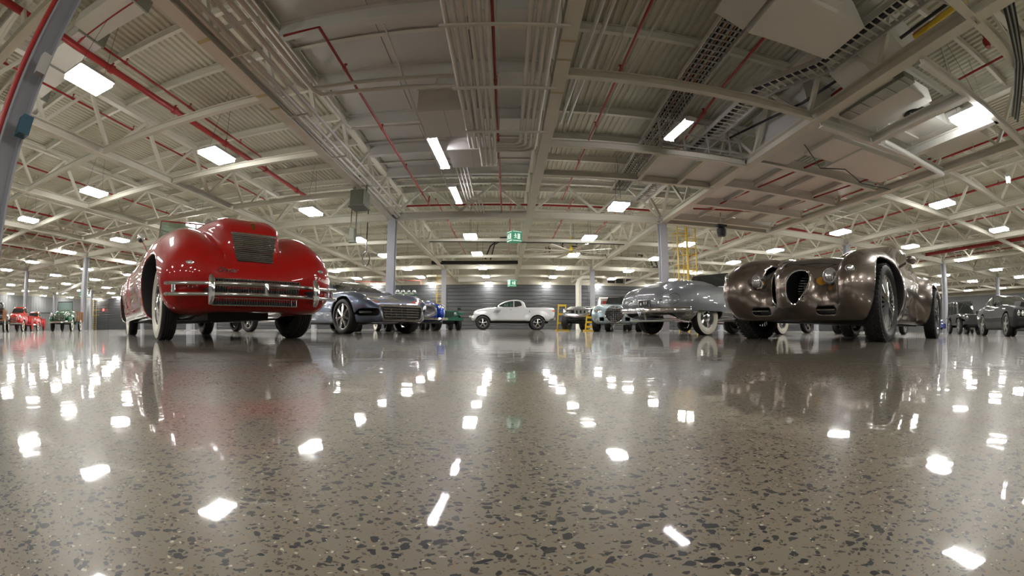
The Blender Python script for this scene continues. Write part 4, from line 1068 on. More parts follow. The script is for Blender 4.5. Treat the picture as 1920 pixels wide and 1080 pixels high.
        MB().tube([(2.31, s_ * .02, .71), (2.0, s_ * .30, .755), (1.4, s_ * .44, .79), (.7, s_ * .56, .82)], .004, 4).build('hood_seam', M['dark'], root)
    MB().tube([(2.40, 0, .70), (2.33, 0, .745), (2.15, 0, .79), (2.0, 0, .80)], [.012, .02, .014, .004], 10).build('hood_ornament', M['chrome'], root, True)
    MB().box((0, 0, .22), (3.4, 1.0, .08)).build('chassis', M['dark'], root)
    for (x_, y_) in ((wf, .83), (wf, -.83), (wr_, .84), (wr_, -.84)):
        wheel(root, x_, y_, .375, .235, .268, 1 if y_ > 0 else -1, 'wire', False, 'block')
    return root
bronze_car()
# ------------------------------------------------------------------ the other cars
def soft_car(root, side, W, cab=None, cabw=.62, cabz=.9, wheels=(), paint=None, k=.12, kc=.08, h=.035, fenders=None, extra=None, cuts=(), regions=(), glass=None, pillar=True, tumble=.45, bottom=.2, belly=.12, lo=None, hi=None, glass_mat=None, front_ws=None, skirt=None):
    """fenders: list of (centre, radii); cuts: distance functions to carve; wheels: (x, y, R, W, rim, style, wall, tread, rimmat)"""
    S = chaikin(side, 2); K = chaikin(cab, 2) if cab else None
    wx = [p[0] for p in W]; wy = [p[1] for p in W]
    def f(x, y, z):
        ay = np.abs(y)
        wd = np.interp(x, wx, wy)
        d = smax(poly(x, z, S), ay - wd + belly * np.clip(np.abs(z - .55) - .08, 0, 1) * 1.4, k)
        for c, r in (fenders or ()): d = smin(d, ell(x, ay, z, c, r), .12)
        if K is not None:
            c_ = smax(poly(x, z, K), ay - (cabw - tumble * np.clip(z - cabz, 0, 1)), kc); d = smin(d, c_, .05)
        if extra: d = extra(d, x, y, z)
        d = smax(d, bottom - z, .04)
        for (cx, cy, R, *_r) in wheels:
            if cy > 0: 
                cu_ = np.maximum(cyl_y(x, z, (cx, R), R * 1.15), cy - .26 - ay)
                if skirt: cu_ = np.maximum(cu_, z - skirt + .5 * np.clip(ay - 2, 0, 1))
                d = smax(d, -cu_, .025)
        for c in cuts: d = smax(d, -c(x, ay, z), .015)
        return d
    regs = []
    ws = [(a[0], a[2]) for a in wheels if a[1] > 0]; cy0 = min([a[1] for a in wheels if a[1] > 0] or [.8])
    if ws:
        def well(x, y, z):
            g = None
            for cx, R in ws:
                q = np.maximum(cyl_y(x, z, (cx, R), R * 1.15 + .008), cy0 - .34 - np.abs(y))
                if skirt: q = np.maximum(q, z - skirt - .012)
                g = q if g is None else np.minimum(g, q)
            return g
        regs.append(('wheel_well', well, M['dark'], None))
    regs += list(regions)
    if glass:
        G = chaikin(glass, 1); gm = glass_mat or M['glass']
        regs.append(('side_window', lambda x, y, z: np.maximum(poly(x, z, G), cabw * .45 - np.abs(y)), gm, None))
        if front_ws: regs.append(('windshield', front_ws, gm, None))
    regs.append(('underside', lambda x, y, z: np.maximum(z - bottom - .015, np.abs(y) - .9), M['dark'], None))
    xs = [p[0] for p in side]; zs = [p[1] for p in side] + ([p[1] for p in cab] if cab else [])
    lo = lo or (min(xs) - .12, -max(wy) - .15, bottom - .1); hi = hi or (max(xs) + .12, max(wy) + .15, max(zs) + .12)
    body_parts(f, lo, hi, h, regs, paint, root)
    for (cx, cy, R, Wd, rim, style, wall, tread, rm) in wheels:
        wheel(root, cx, cy, R, Wd, rim, 1 if cy > 0 else -1, style, wall, tread, rimmat=rm)
    return f
def four(xf, xr, y, R, Wd, rim, style='cap', wall=False, tread='plain', rm='chrome'):
    return [(a, b, R, Wd, rim, style, wall, tread, rm) for a in (xf, xr) for b in (y, -y)]
def follow(f, pts, xo=3.2, off=.01): return [(surf_x(f, y, z, xo) + off, y, z) for y, z in pts]
def frame_tube(root, name, f, pts, r, m='chrome', closed=True, off=.006):
    MB().tube(follow(f, pts, off=off), r, 6, closed=closed).build(name, M[m], root, True)
def grid_bars(root, f, ys, zs, inside, rv=.006, rh=.006, m='chrome', off=.0, flat_x=None, hs=True, vs=True):
    for s_, on in (('h', hs), ('v', vs)):
        if not on: continue
        for c in (zs if s_ == 'h' else ys):
            rng = [t for t in np.linspace(min(ys) - .05, max(ys) + .05, 25)] if s_ == 'h' else [t for t in np.linspace(min(zs) - .05, max(zs) + .05, 17)]
            pts = [((t, c) if s_ == 'h' else (c, t)) for t in rng]; pts = [p for p in pts if inside(*p)]
            if len(pts) < 2: continue
            q = [((flat_x if flat_x is not None else surf_x(f, y, z, 3.2)) + off, y, z) for y, z in pts]
            MB().tube(q, rh if s_ == 'h' else rv, 5).build('grille_bar', M[m], root, True)

def silver_coupe():
    root = thing('concept_coupe', 'low slate-blue concept coupe with wide chrome-framed grid grille', 'car', (-3.80, 10.0, 0), math.radians(-36), None, .99)
    p = car_paint('slate_blue_paint', (.13, .165, .24), metal=.6, rough=.32); p.node_tree.nodes['Principled BSDF'].inputs['Metallic'].default_value = .6
    side = [(2.12, .20), (2.24, .30), (2.22, .50), (2.08, .62), (1.6, .74), (.9, .86), (0, .94), (-1.2, .98), (-2.0, .98), (-2.2, .8), (-2.15, .35), (-1.9, .2), (0, .17)]
    cab = [(1.05, .78), (.45, 1.07), (-.2, 1.24), (-.9, 1.22), (-1.7, 1.02), (-2.0, .8), (1, .7)]
    inside = lambda y, z: abs(y) < .50 + .35 * (z - .44) and .275 < z < .535
    grl = lambda x, y, z: np.maximum(np.maximum(np.abs(y) - .52 - .35 * (z - .44), np.abs(z - .405) - .14), 1.7 - x)
    itk = lambda x, ay, z: rbox(x, ay, z, (2.0, .73, .42), (.35, .15, .065 ), .05)
    W = [(-2.3, .70), (-1.9, .86), (-1.2, .93), (0, .86), (1.0, .90), (1.5, .93), (1.9, .86), (2.15, .70), (2.4, .5)]
    f = soft_car(root, side, W, cab, .74, .9, four(1.42, -1.42, .82, .345, .24, .25, 'spoke7'), p, h=.03,
        fenders=[((1.38, .72, .50), (.72, .22, .35)), ((-1.42, .72, .56), (.8, .24, .40))],
        cuts=[lambda x, ay, z: rbox(x, ay, z, (2.32, 0, .405), (.16, .50, .12), .05), itk],
        regions=[('grille_opening', grl, M['dark'], 'black grille opening'), ('side_intake', lambda x, y, z: itk(x, np.abs(y), z) - .012, M['dark'], 'black side intake'),
                 ('headlamp', lambda x, y, z: ell(x, np.abs(y), z, (1.72, .70, .66), (.36, .15, .075)), M['lens'], 'grey headlamp with orange corner'),
                 ('turn_signal', lambda x, y, z: ell(x, np.abs(y), z, (1.98, .55, .62), (.1, .12, .06)), M['redlens'], 'orange turn lamp')],
        glass=[(.6, .93), (.3, 1.06), (-.2, 1.16), (-.9, 1.17), (-1.5, .98)], front_ws=lambda x, y, z: np.maximum(np.maximum(np.abs(y) - .62, .91 - z), np.maximum(.15 - x, z - 1.19)))
    edge = [(-.47, .27), (.47, .27), (.505, .31), (.555, .52), (.53, .55), (-.53, .55), (-.555, .52), (-.505, .31)]
    frame_tube(root, 'grille_frame', f, edge, .026)
    grid_bars(root, f, [-.42, -.28, -.14, 0, .14, .28, .42], [.33, .38, .43, .485], inside, .007, .011, flat_x=2.205)
    MB().tube(follow(f, [(yy, .565) for yy in np.linspace(-.2, .2, 9)]), [.004, .008, .012, .018, .024, .018, .012, .008, .004], 8).build('winged_badge', M['chrome'], root, True)
    for s_ in (-1, 1): MB().tube([(1.98, .60 * s_, .425), (1.9, .84 * s_, .42)], .026, 8).build('fog_lamp_bar', M['lens'], root, True)
silver_coupe()

def violet_coupe():
    root = thing('sports_coupe', 'dark violet-blue sports coupe half hidden behind the slate-blue concept coupe', 'car', (-4.55, 15.2, 0), math.radians(-62))
    p = car_paint('violet_blue_paint', (.05, .06, .22), metal=.4)
    side = [(2.2, .2), (2.3, .4), (2.2, .66), (1.6, .86), (.7, .98), (-1.2, 1.02), (-2.0, 1.0), (-2.2, .7), (-2.1, .25)]
    cab = [(1.0, .9), (.4, 1.26), (-.3, 1.42), (-1.0, 1.36), (-1.8, 1.0), (.9, .8)]
    f = soft_car(root, side, [(-2.3, .75), (-1.2, .92), (1.2, .92), (2.2, .7)], cab, .74, .95, four(1.4, -1.35, .82, .34, .24, .24, 'spoke5'), p, h=.05,
        fenders=[((1.4, .72, .55), (.7, .22, .4))],
        regions=[('headlamp', lambda x, y, z: ell(x, np.abs(y), z, (2.05, .66, .68), (.3, .16, .08)), M['lens'], None), ('lower_grille', lambda x, y, z: np.maximum(rbox(x, y, z, (2.3, 0, .38), (.3, .6, .08), .03), -9 + 0 * x), M['dark'], None)],
        glass=[(.6, 1.0), (.2, 1.2), (-.3, 1.28), (-1.0, 1.22), (-1.5, 1.04)], front_ws=lambda x, y, z: np.maximum(np.maximum(np.abs(y) - .62, 1.0 - z), np.maximum(.15 - x, z - 1.3)))
violet_coupe()

def blue_classic():
    root = thing('classic_saloon', 'bright blue retro saloon with tall oval split grille and round headlamps', 'car', (-4.2, 18.6, 0), math.radians(-58), None, 1.0)
    p = car_paint('bright_blue_paint', (.015, .07, .42), metal=.3)
    side = [(2.25, .3), (2.42, .5), (2.4, .85), (2.2, 1.08), (1.4, 1.18), (.6, 1.2), (-1.4, 1.15), (-2.3, 1.0), (-2.5, .6), (-2.3, .3)]
    cab = [(.9, 1.05), (.4, 1.38), (-.3, 1.5), (-1.0, 1.46), (-1.9, 1.1), (.8, .9)]
    oval = lambda y, z: (y / .44) ** 2 + ((z - .78) / .27) ** 2 < 1
    f = soft_car(root, side, [(-2.5, .55), (-1.2, .78), (1.0, .72), (1.8, .56), (2.35, .46)], cab, .68, 1.1, four(1.5, -1.5, .78, .38, .22, .22, 'cap', True), p, h=.045,
        fenders=[((1.5, .70, .66), (.85, .26, .42)), ((-1.5, .70, .64), (.9, .26, .42))],
        cuts=[lambda x, ay, z: ell(x, ay, z, (2.5, 0, .78), (.2, .42, .26))],
        regions=[('grille_opening', lambda x, y, z: ell(x, y, z, (2.45, 0, .78), (.5, .44, .27)), mat('grey_grille_mesh', (.12, .12, .12), .35, metal=.7), 'grey mesh grille')],
        glass=[(.6, 1.15), (.3, 1.34), (-.3, 1.42), (-1.0, 1.38), (-1.5, 1.15)], front_ws=lambda x, y, z: np.maximum(np.maximum(np.abs(y) - .6, 1.16 - z), np.maximum(.1 - x, z - 1.46)))
    frame_tube(root, 'grille_frame', f, [(.44 * math.cos(a), .78 + .27 * math.sin(a)) for a in [i * PI / 12 for i in range(24)]], .02)
    MB().tube(follow(f, [(0, .52), (0, .65), (0, .9), (0, 1.04)], off=.02), .016, 6).build('centre_rib', M['chrome'], root, True)
    for s_ in (-1, 1):
        lp = lamp_part(root, 'headlamp', (2.18, s_ * .70, .86), .13, .06); glow_bulb(lp, .05)
    MB().tube([(2.38, -.85, .45), (2.6, -.5, .45), (2.66, 0, .45), (2.6, .5, .45), (2.38, .85, .45)], .045, 8).build('bumper', M['chrome'], root, True)
    MB().box((2.1, 0, .36), (.4, 1.2, .16)).build('front_apron', M['dark'], root)
blue_classic()

def jeep(name, label, loc, rz, scale, paint, grille=True, top='hard', rack=False, R=.42, lamps_round=True, dark=False):
    root = thing(name, label, 'car', loc, rz, None, scale)
    bm_m = paint
    def panel(nm, b, m=None, lb=None):
        o = b.build(nm, m or bm_m, root); bv = o.modifiers.new('edge', 'BEVEL'); bv.width = .02; bv.segments = 2
        if lb: o['label'] = lb
        return o
    panel('tub', MB().prof((0, -.74, 0), (0, .74, 0), [(-x, z) for x, z in [(.55, .55), (.6, 1.12), (-1.95, 1.10), (-2.0, .60), (-1.75, .60), (-1.5, .9), (-1.0, .9), (-.75, .5)]][::-1] if False else [(.55, .5), (.6, 1.12), (-1.95, 1.10), (-2.0, .60), (-1.75, .62), (-1.5, .92), (-1.0, .92), (-.75, .5)]))
    panel('hood', MB().add([(.55, -.62, 1.18), (.55, .62, 1.18), (1.85, .48, 1.08), (1.85, -.48, 1.08), (.55, -.66, .85), (.55, .66, .85), (1.85, .52, .80), (1.85, -.52, .80)], [(0, 1, 2, 3), (4, 7, 6, 5), (0, 4, 5, 1), (2, 6, 7, 3), (1, 5, 6, 2), (0, 3, 7, 4)]))
    panel('grille_panel', MB().box((1.9, 0, .84), (.07, 1.16, .52)))
    for k in range(7): MB().box((1.94, -.24 + k * .08, .88), (.02, .04, .34)).build('grille_slot', M['dark'], root)
    for s_ in (-1, 1):
        lp = lamp_part(root, 'headlamp', (1.95, s_ * .42, .93), .095, .04)
        panel('front_fender', MB().add([(.6, s_ * .58, 1.0), (.75, s_ * .86, .98), (1.95, s_ * .86, 1.0), (1.95, s_ * .50, 1.02), (2.05, s_ * .86, .86), (2.05, s_ * .5, .86), (.55, s_ * .86, .62), (.5, s_ * .6, .62), (.6, s_ * .58, .94), (.8, s_ * .86, .92), (1.92, s_ * .86, .94), (1.92, s_ * .5, .96)],
            [(0, 1, 2, 3), (3, 2, 4, 5), (1, 0, 7, 6), (8, 11, 10, 9), (1, 9, 10, 2), (6, 9, 1), (4, 2, 10)]))
        panel('rear_fender', MB().prof((-.8, s_ * .8, .95), (-1.9, s_ * .8, .95), [(-.1, -.03), (.1, -.03), (.1, .03), (-.1, .03)]))
        MB().box((.5, s_ * .92, 1.25), (.05, .2, .16)).build('mirror', M['dark'], root)
    MB().box((2.2, 0, .62), (.16, 1.6, .16)).build('front_bumper', M['dark'] if dark else bm_m, root)
    MB().box((0, 0, .5), (3.9, .7, .16)).build('chassis', M['dark'], root)
    for x_ in (1.2, -1.25): MB().tube([(x_, -.7, R), (x_, .7, R)], .07, 8).build('axle', M['dark'], root, True)
    if top == 'hard':
        panel('roof', MB().box((-.75, 0, 1.86), (2.3, 1.30, .07)))
        wm = MB().plate([(-.60, 0), (.60, 0), (.56, .64), (-.56, .64)], (.52, 0, 1.16), (0, 1, 0), Vector((-.16, 0, 1)).normalized(), .01).build('windshield', M['glass'], root)
        for s_ in (-1, 1):
            for x_ in (.48, -.35, -1.1, -1.88): MB().bar((x_, s_ * .68, 1.1), (x_ - (.1 if x_ > 0 else 0), s_ * .62, 1.84), .07, .05).build('pillar', bm_m, root)
            MB().plate([(-1.85, 0), (.42, 0), (.34, .68), (-1.85, .68)], (0, s_ * .66, 1.14), (1, 0, 0), Vector((0, -s_ * .07, 1)).normalized(), .01).build('side_window', M['glass'], root)
        MB().box((.46, 0, 1.5), (.02, .05, .6)).build('centre_pillar', bm_m, root)
    if top == 'frame':
        MB().plate([(-.62, 0), (.62, 0), (.6, .52), (-.6, .52)], (.5, 0, 1.14), (0, 1, 0), Vector((-.3, 0, 1)).normalized(), .01).build('windshield', M['clear'], root)
        MB().tube([(.5, -.64, 1.14), (.34, -.62, 1.68), (.34, .62, 1.68), (.5, .64, 1.14)], .025, 8).build('windshield_frame', M['dark'], root, True)
    if rack:
        for s_ in (-1, 1):
            MB().tube([(.3, s_ * .6, 1.98), (-1.9, s_ * .6, 1.98)], .025, 8).build('rack_rail', M['steel'], root, True)
        for k in range(5): MB().tube([(.3 - k * .55, -.6, 1.98), (.3 - k * .55, .6, 1.98)], .018, 6).build('rack_crossbar', M['steel'], root, True)
        for k in range(4):
            o = lamp_part(root, 'roof_lamp', (.42, -.45 + k * .3, 2.02), .10, .04)
    for a in (1.2, -1.25):
        for b in (.74, -.74): wheel(root, a, b, R, .26, .21, 1 if b > 0 else -1, 'spoke5', False, 'plain', rimmat='silver')
    return root
jeep('offroad_car', 'green and white off-road car with roof rack lamps behind the blue retro saloon', (-5.9, 25.9, 0), math.radians(-66), 1.08, car_paint('deep_green_paint', (.02, .10, .06)), rack=True)
jeep('offroad_car', 'green open jeep with slotted grille beside the far ladder', (-3.3, 23.4, 0), math.radians(-72), .86, car_paint('metal_green_paint', (.015, .14, .075), metal=.3), top='none', R=.44)
jeep('military_truck', 'dark olive-black jeep with upright windshield near the right wall', (26.4, 15.1, 0), math.radians(-131), 1.0, car_paint('olive_black_paint', (.035, .035, .028)), dark=True, R=.44)

def pickup():
    root = thing('pickup_truck', 'silver-white single-cab pickup parked side-on before the dark back wall', 'car', (.22, 26.3, 0), math.radians(181.5), None, .985)
    p = car_paint('silver_white_paint', (.62, .63, .64), metal=.35)
    side = [(2.05, .72), (2.14, .95), (2.0, 1.14), (1.4, 1.25), (.85, 1.30), (.0, 1.30), (-.85, 1.28), (-2.45, 1.32), (-2.56, 1.2), (-2.55, .66), (-2.2, .6), (-1.6, .52), (.9, .50), (1.7, .6)]
    cab = [(1.02, 1.18), (.45, 1.58), (.1, 1.70), (-.35, 1.76), (-.75, 1.68), (-.92, 1.3), (-.95, 1.0), (.9, 1.0)]
    side_l = [(a, b) for a, b in side]
    f = soft_car(root, side_l, [(-2.6, .82), (-1.5, .86), (1.0, .86), (1.9, .80), (2.2, .62)], cab, .80, 1.25, four(1.56, -1.56, .80, .40, .26, .235, 'spoke5', False, 'plain', 'silver'), p, h=.038, k=.10, bottom=.50, belly=.06, tumble=.3,
        fenders=[((1.56, .78, .66), (.66, .16, .36)), ((-1.56, .78, .66), (.66, .16, .36))],
        cuts=[lambda x, ay, z: rbox(x, ay, z, (-1.72, 0, 1.35), (.72, .70, .35), .05)],
        regions=[('tail_lamp', lambda x, y, z: np.maximum(np.maximum(-2.42 - x, -9 + 0 * x) * -1 * -1 if False else x + 2.42, np.maximum(.55 - np.abs(y), np.abs(z - 1.1) - .05)), M['redlens'], 'small red tail lamp')],
        glass=[(.78, 1.31), (.42, 1.53), (.08, 1.64), (-.32, 1.68), (-.62, 1.62), (-.68, 1.31)], front_ws=lambda x, y, z: np.maximum(np.maximum(np.abs(y) - .62, 1.30 - z), np.maximum(.28 - x, z - 1.68)))
    for s_ in (-1, 1):
        MB().box((-.20, s_ * .80, 1.48), (.05, .03, .36)).build('window_pillar', p, root)
        for k in range(4): MB().bar((.95 - k * .09, s_ * .868, .98), (.82 - k * .09, s_ * .868, 1.14), .012, .02).build('fender_gill', M['dark'], root)
        MB().lathe([(.001, .02), (.05, .02), (.055, -.01)], 16, (-1.12, s_ * .855, 1.08), 'Y').build('fuel_cap', M['silver'], root, True)
        MB().box((.78, s_ * .92, 1.33), (.12, .14, .07)).build('mirror', M['dark'], root)
        MB().box((-.02, s_ * .872, 1.16), (.14, .02, .03)).build('door_handle', M['silver'], root)
    MB().tube([(2.12, -.75, .72), (2.3, -.5, .76), (2.34, 0, .76), (2.3, .5, .76), (2.12, .75, .72)], .07, 8).build('front_bumper', M['galv'], root, True)
    MB().box((-2.55, 0, .66), (.12, 1.4, .14)).build('rear_bumper', M['galv'], root)
    MB().box((-.1, 0, .46), (4.2, .9, .14)).build('chassis', M['dark'], root)
pickup()

def pale_roadster():
    root = thing('retro_roadster', 'pale ice-blue open roadster with big oval chrome mesh grille', 'car', (4.62, 17.6, 0), math.radians(-112), None, 1.0)
    p = car_paint('ice_blue_paint', (.42, .56, .60), metal=.25)
    side = [(2.1, .24), (2.26, .42), (2.22, .72), (2.0, .92), (1.3, 1.02), (.6, 1.06), (-1.0, 1.05), (-2.0, .98), (-2.3, .7), (-2.2, .3)]
    gi = lambda y, z: (y / .34) ** 2 + ((z - .62) / .30) ** 2 < 1
    f = soft_car(root, side, [(-2.4, .6), (-1.4, .85), (1.0, .84), (1.8, .74), (2.2, .56)], None, .68, 1.0, four(1.4, -1.35, .80, .36, .24, .24, 'spoke7'), p, h=.04,
        fenders=[((1.4, .70, .60), (.75, .26, .36)), ((-1.4, .70, .62), (.85, .26, .40))],
        cuts=[lambda x, ay, z: ell(x, ay, z, (2.32, 0, .62), (.2, .31, .27)), lambda x, ay, z: rbox(x, ay, z, (-.3, 0, 1.2), (.75, .58, .42), .08), lambda x, ay, z: np.minimum(rbox(x, ay, z, (2.1, .46, .40), (.3, .08, .022), .01), rbox(x, ay, z, (2.1, .46, .48), (.3, .08, .022), .01))],
        regions=[('grille_opening', lambda x, y, z: ell(x, y, z, (2.3, 0, .62), (.5, .34, .30)), M['dark'], 'dark grille opening'),
                 ('headlamp', lambda x, y, z: ell(x, np.abs(y), z, (2.0, .62, .74), (.3, .16, .07)), M['lens'], None),
                 ('interior', lambda x, y, z: rbox(x, y, z, (-.3, 0, 1.2), (.76, .59, .43), .08), mat('cream_red_interior', (.45, .05, .05), .5), 'red interior'),
                 ('air_slot', lambda x, y, z: np.minimum(rbox(x, np.abs(y), z, (2.1, .46, .40), (.3, .09, .03), .01), rbox(x, np.abs(y), z, (2.1, .46, .48), (.3, .09, .03), .01)), M['dark'], None)])
    frame_tube(root, 'grille_frame', f, [(.34 * math.cos(a), .62 + .30 * math.sin(a)) for a in [i * PI / 12 for i in range(24)]], .022)
    grid_bars(root, f, [-.28 + .08 * i for i in range(8)], [.38 + .07 * i for i in range(8)], gi, .012, .012, flat_x=2.21)
    for s_ in (-1, 1): lamp_part(root, 'fog_lamp', (surf_x(f, s_ * .66, .44, 3) - .01, s_ * .66, .44), .085, .03)
    MB().plate([(-.58, 0), (.58, 0), (.5, .34), (-.5, .34)], (.55, 0, 1.02), (0, 1, 0), Vector((-.5, 0, 1)).normalized(), .01).build('windshield', M['glass'], root)
    MB().tube([(.55, -.6, 1.02), (.38, -.5, 1.36), (.38, .5, 1.36), (.55, .6, 1.02)], .018, 8).build('windshield_frame', M['dark'], root, True)
    for s_ in (-.3, .3):
        MB().box((-.55, s_, .98), (.2, .46, .5)).build('seat', mat('red_seat', (.5, .03, .03), .5) if s_ < 0 else M['panel_w'], root)
pale_roadster()
o = thing('boxy_show_car', 'white boxy open show car with red headrests behind the ice-blue roadster', 'car', (6.2, 26.0, 0), math.radians(-100), None, 1.15)
soft_car(o, [(2.0, .3), (2.1, .6), (2.0, 1.0), (.8, 1.15), (-1.8, 1.2), (-2.1, 1.1), (-2.1, .35)], [(-2.2, .8), (2.0, .8)], None, .7, 1.0, four(1.3, -1.3, .76, .38, .22, .2, 'spoke5'), car_paint('plain_white_paint', (.75, .76, .76)), h=.05,
    cuts=[lambda x, ay, z: rbox(x, ay, z, (-.3, 0, 1.35), (1.0, .62, .5), .08)])
for s_ in (-1, 1):
    MB().tube([(.7, s_ * .7, 1.12), (.3, s_ * .64, 1.6), (-1.4, s_ * .64, 1.6), (-1.7, s_ * .7, 1.15)], .06, 8).build('roof_bar', M['panel_w'], o, True)
    MB().box((-.2, s_ * .3, 1.25), (.2, .4, .5)).build('headrest', mat('red_headrest', (.5, .03, .03), .5), o)
MB().box((-.5, 0, 1.62), (1.9, 1.36, .07)).build('roof', M['panel_w'], o)

def stripped_rig():
    root = thing('stripped_offroader', 'stripped black off-road chassis with bare silver crossmember on its front', 'car', (4.0, 21.4, 0), math.radians(-118), None, .95)
    pb = car_paint('satin_black_paint', (.02, .02, .022))
    for s_ in (-1, 1): MB().box((0, s_ * .42, .62), (4.0, .10, .16)).build('chassis_rail', pb, root)
    MB().tube([(2.05, -.62, .80), (2.1, -.5, .72), (2.12, 0, .70), (2.1, .5, .72), (2.05, .62, .80)], .10, 8).build('crossmember', M['silver'], root, True)
    MB().tube([(2.0, -.62, .98), (2.05, 0, 1.02), (2.0, .62, .98)], .05, 8).build('crossmember', M['silver'], root, True)
    for s_ in (-1, 1): MB().bar((2.02, s_ * .6, .7), (1.98, s_ * .62, 1.0), .10, .08).build('bracket', M['silver'], root); MB().tube([(1.9, s_ * .55, 1.0), (1.2, s_ * .6, 1.12), (.6, s_ * .62, 1.14)], .04, 8).build('support_tube', M['steel'], root, True)
    MB().box((1.35, 0, .86), (.7, .5, .42)).box((1.35, 0, 1.1), (.5, .3, .1)).build('engine', M['galv'], root)
    for k in range(4): MB().tube([(1.65, -.3 + k * .18, .75), (1.78, -.3 + k * .2, .95)], .035, 6).build('hose', M['dark'], root, True)
    MB().prof((0, -.72, 0), (0, .72, 0), [(.8, .6), (.85, 1.05), (.5, 1.2), (-1.9, 1.2), (-1.95, .6)]).build('tub', pb, root)
    MB().plate([(-.62, 0), (.62, 0), (.58, .1), (-.58, .1)], (.6, 0, 1.18), (0, 1, 0), (1, 0, .1), .03).build('cowl_panel', M['panel_w'], root)
    MB().lathe([(.001, -.7), (.09, -.7), (.12, 0), (.09, .7), (.001, .7)], 10, (1.3, 0, .44), 'Y').build('axle', M['dark'], root, True)
    for a in (1.3, -1.3):
        for b in (.76, -.76): wheel(root, a, b, .45, .30, .22, 1 if b > 0 else -1, 'spoke5', False, 'plain', rimmat='galv')
stripped_rig()
for i, (x, y, hh, lab) in enumerate(((2.55, 20.6, 1.2, 'tall yellow safety stand left of the stripped black chassis'), (3.55, 18.9, .6, 'short yellow safety stand beside the ice-blue roadster'), (6.7, 20.4, .4, 'small yellow stand seen beneath the grey convertible'))):
    t = thing('safety_stand', lab, 'stand', (x, y, 0))
    for s_ in (-1, 1):
        MB().bar((s_ * .22, -.02, .0), (s_ * .16, 0, hh), .07, .05).build('upright', M['yellow'], t)
    for k in range(3): MB().box((0, 0, hh * (.3 + .33 * k)), (.36, .05, .09)).build('crosspiece', M['yellow'], t)
    MB().box((0, -.1, .03), (.6, .5, .06)).build('foot', M['yellow'], t)

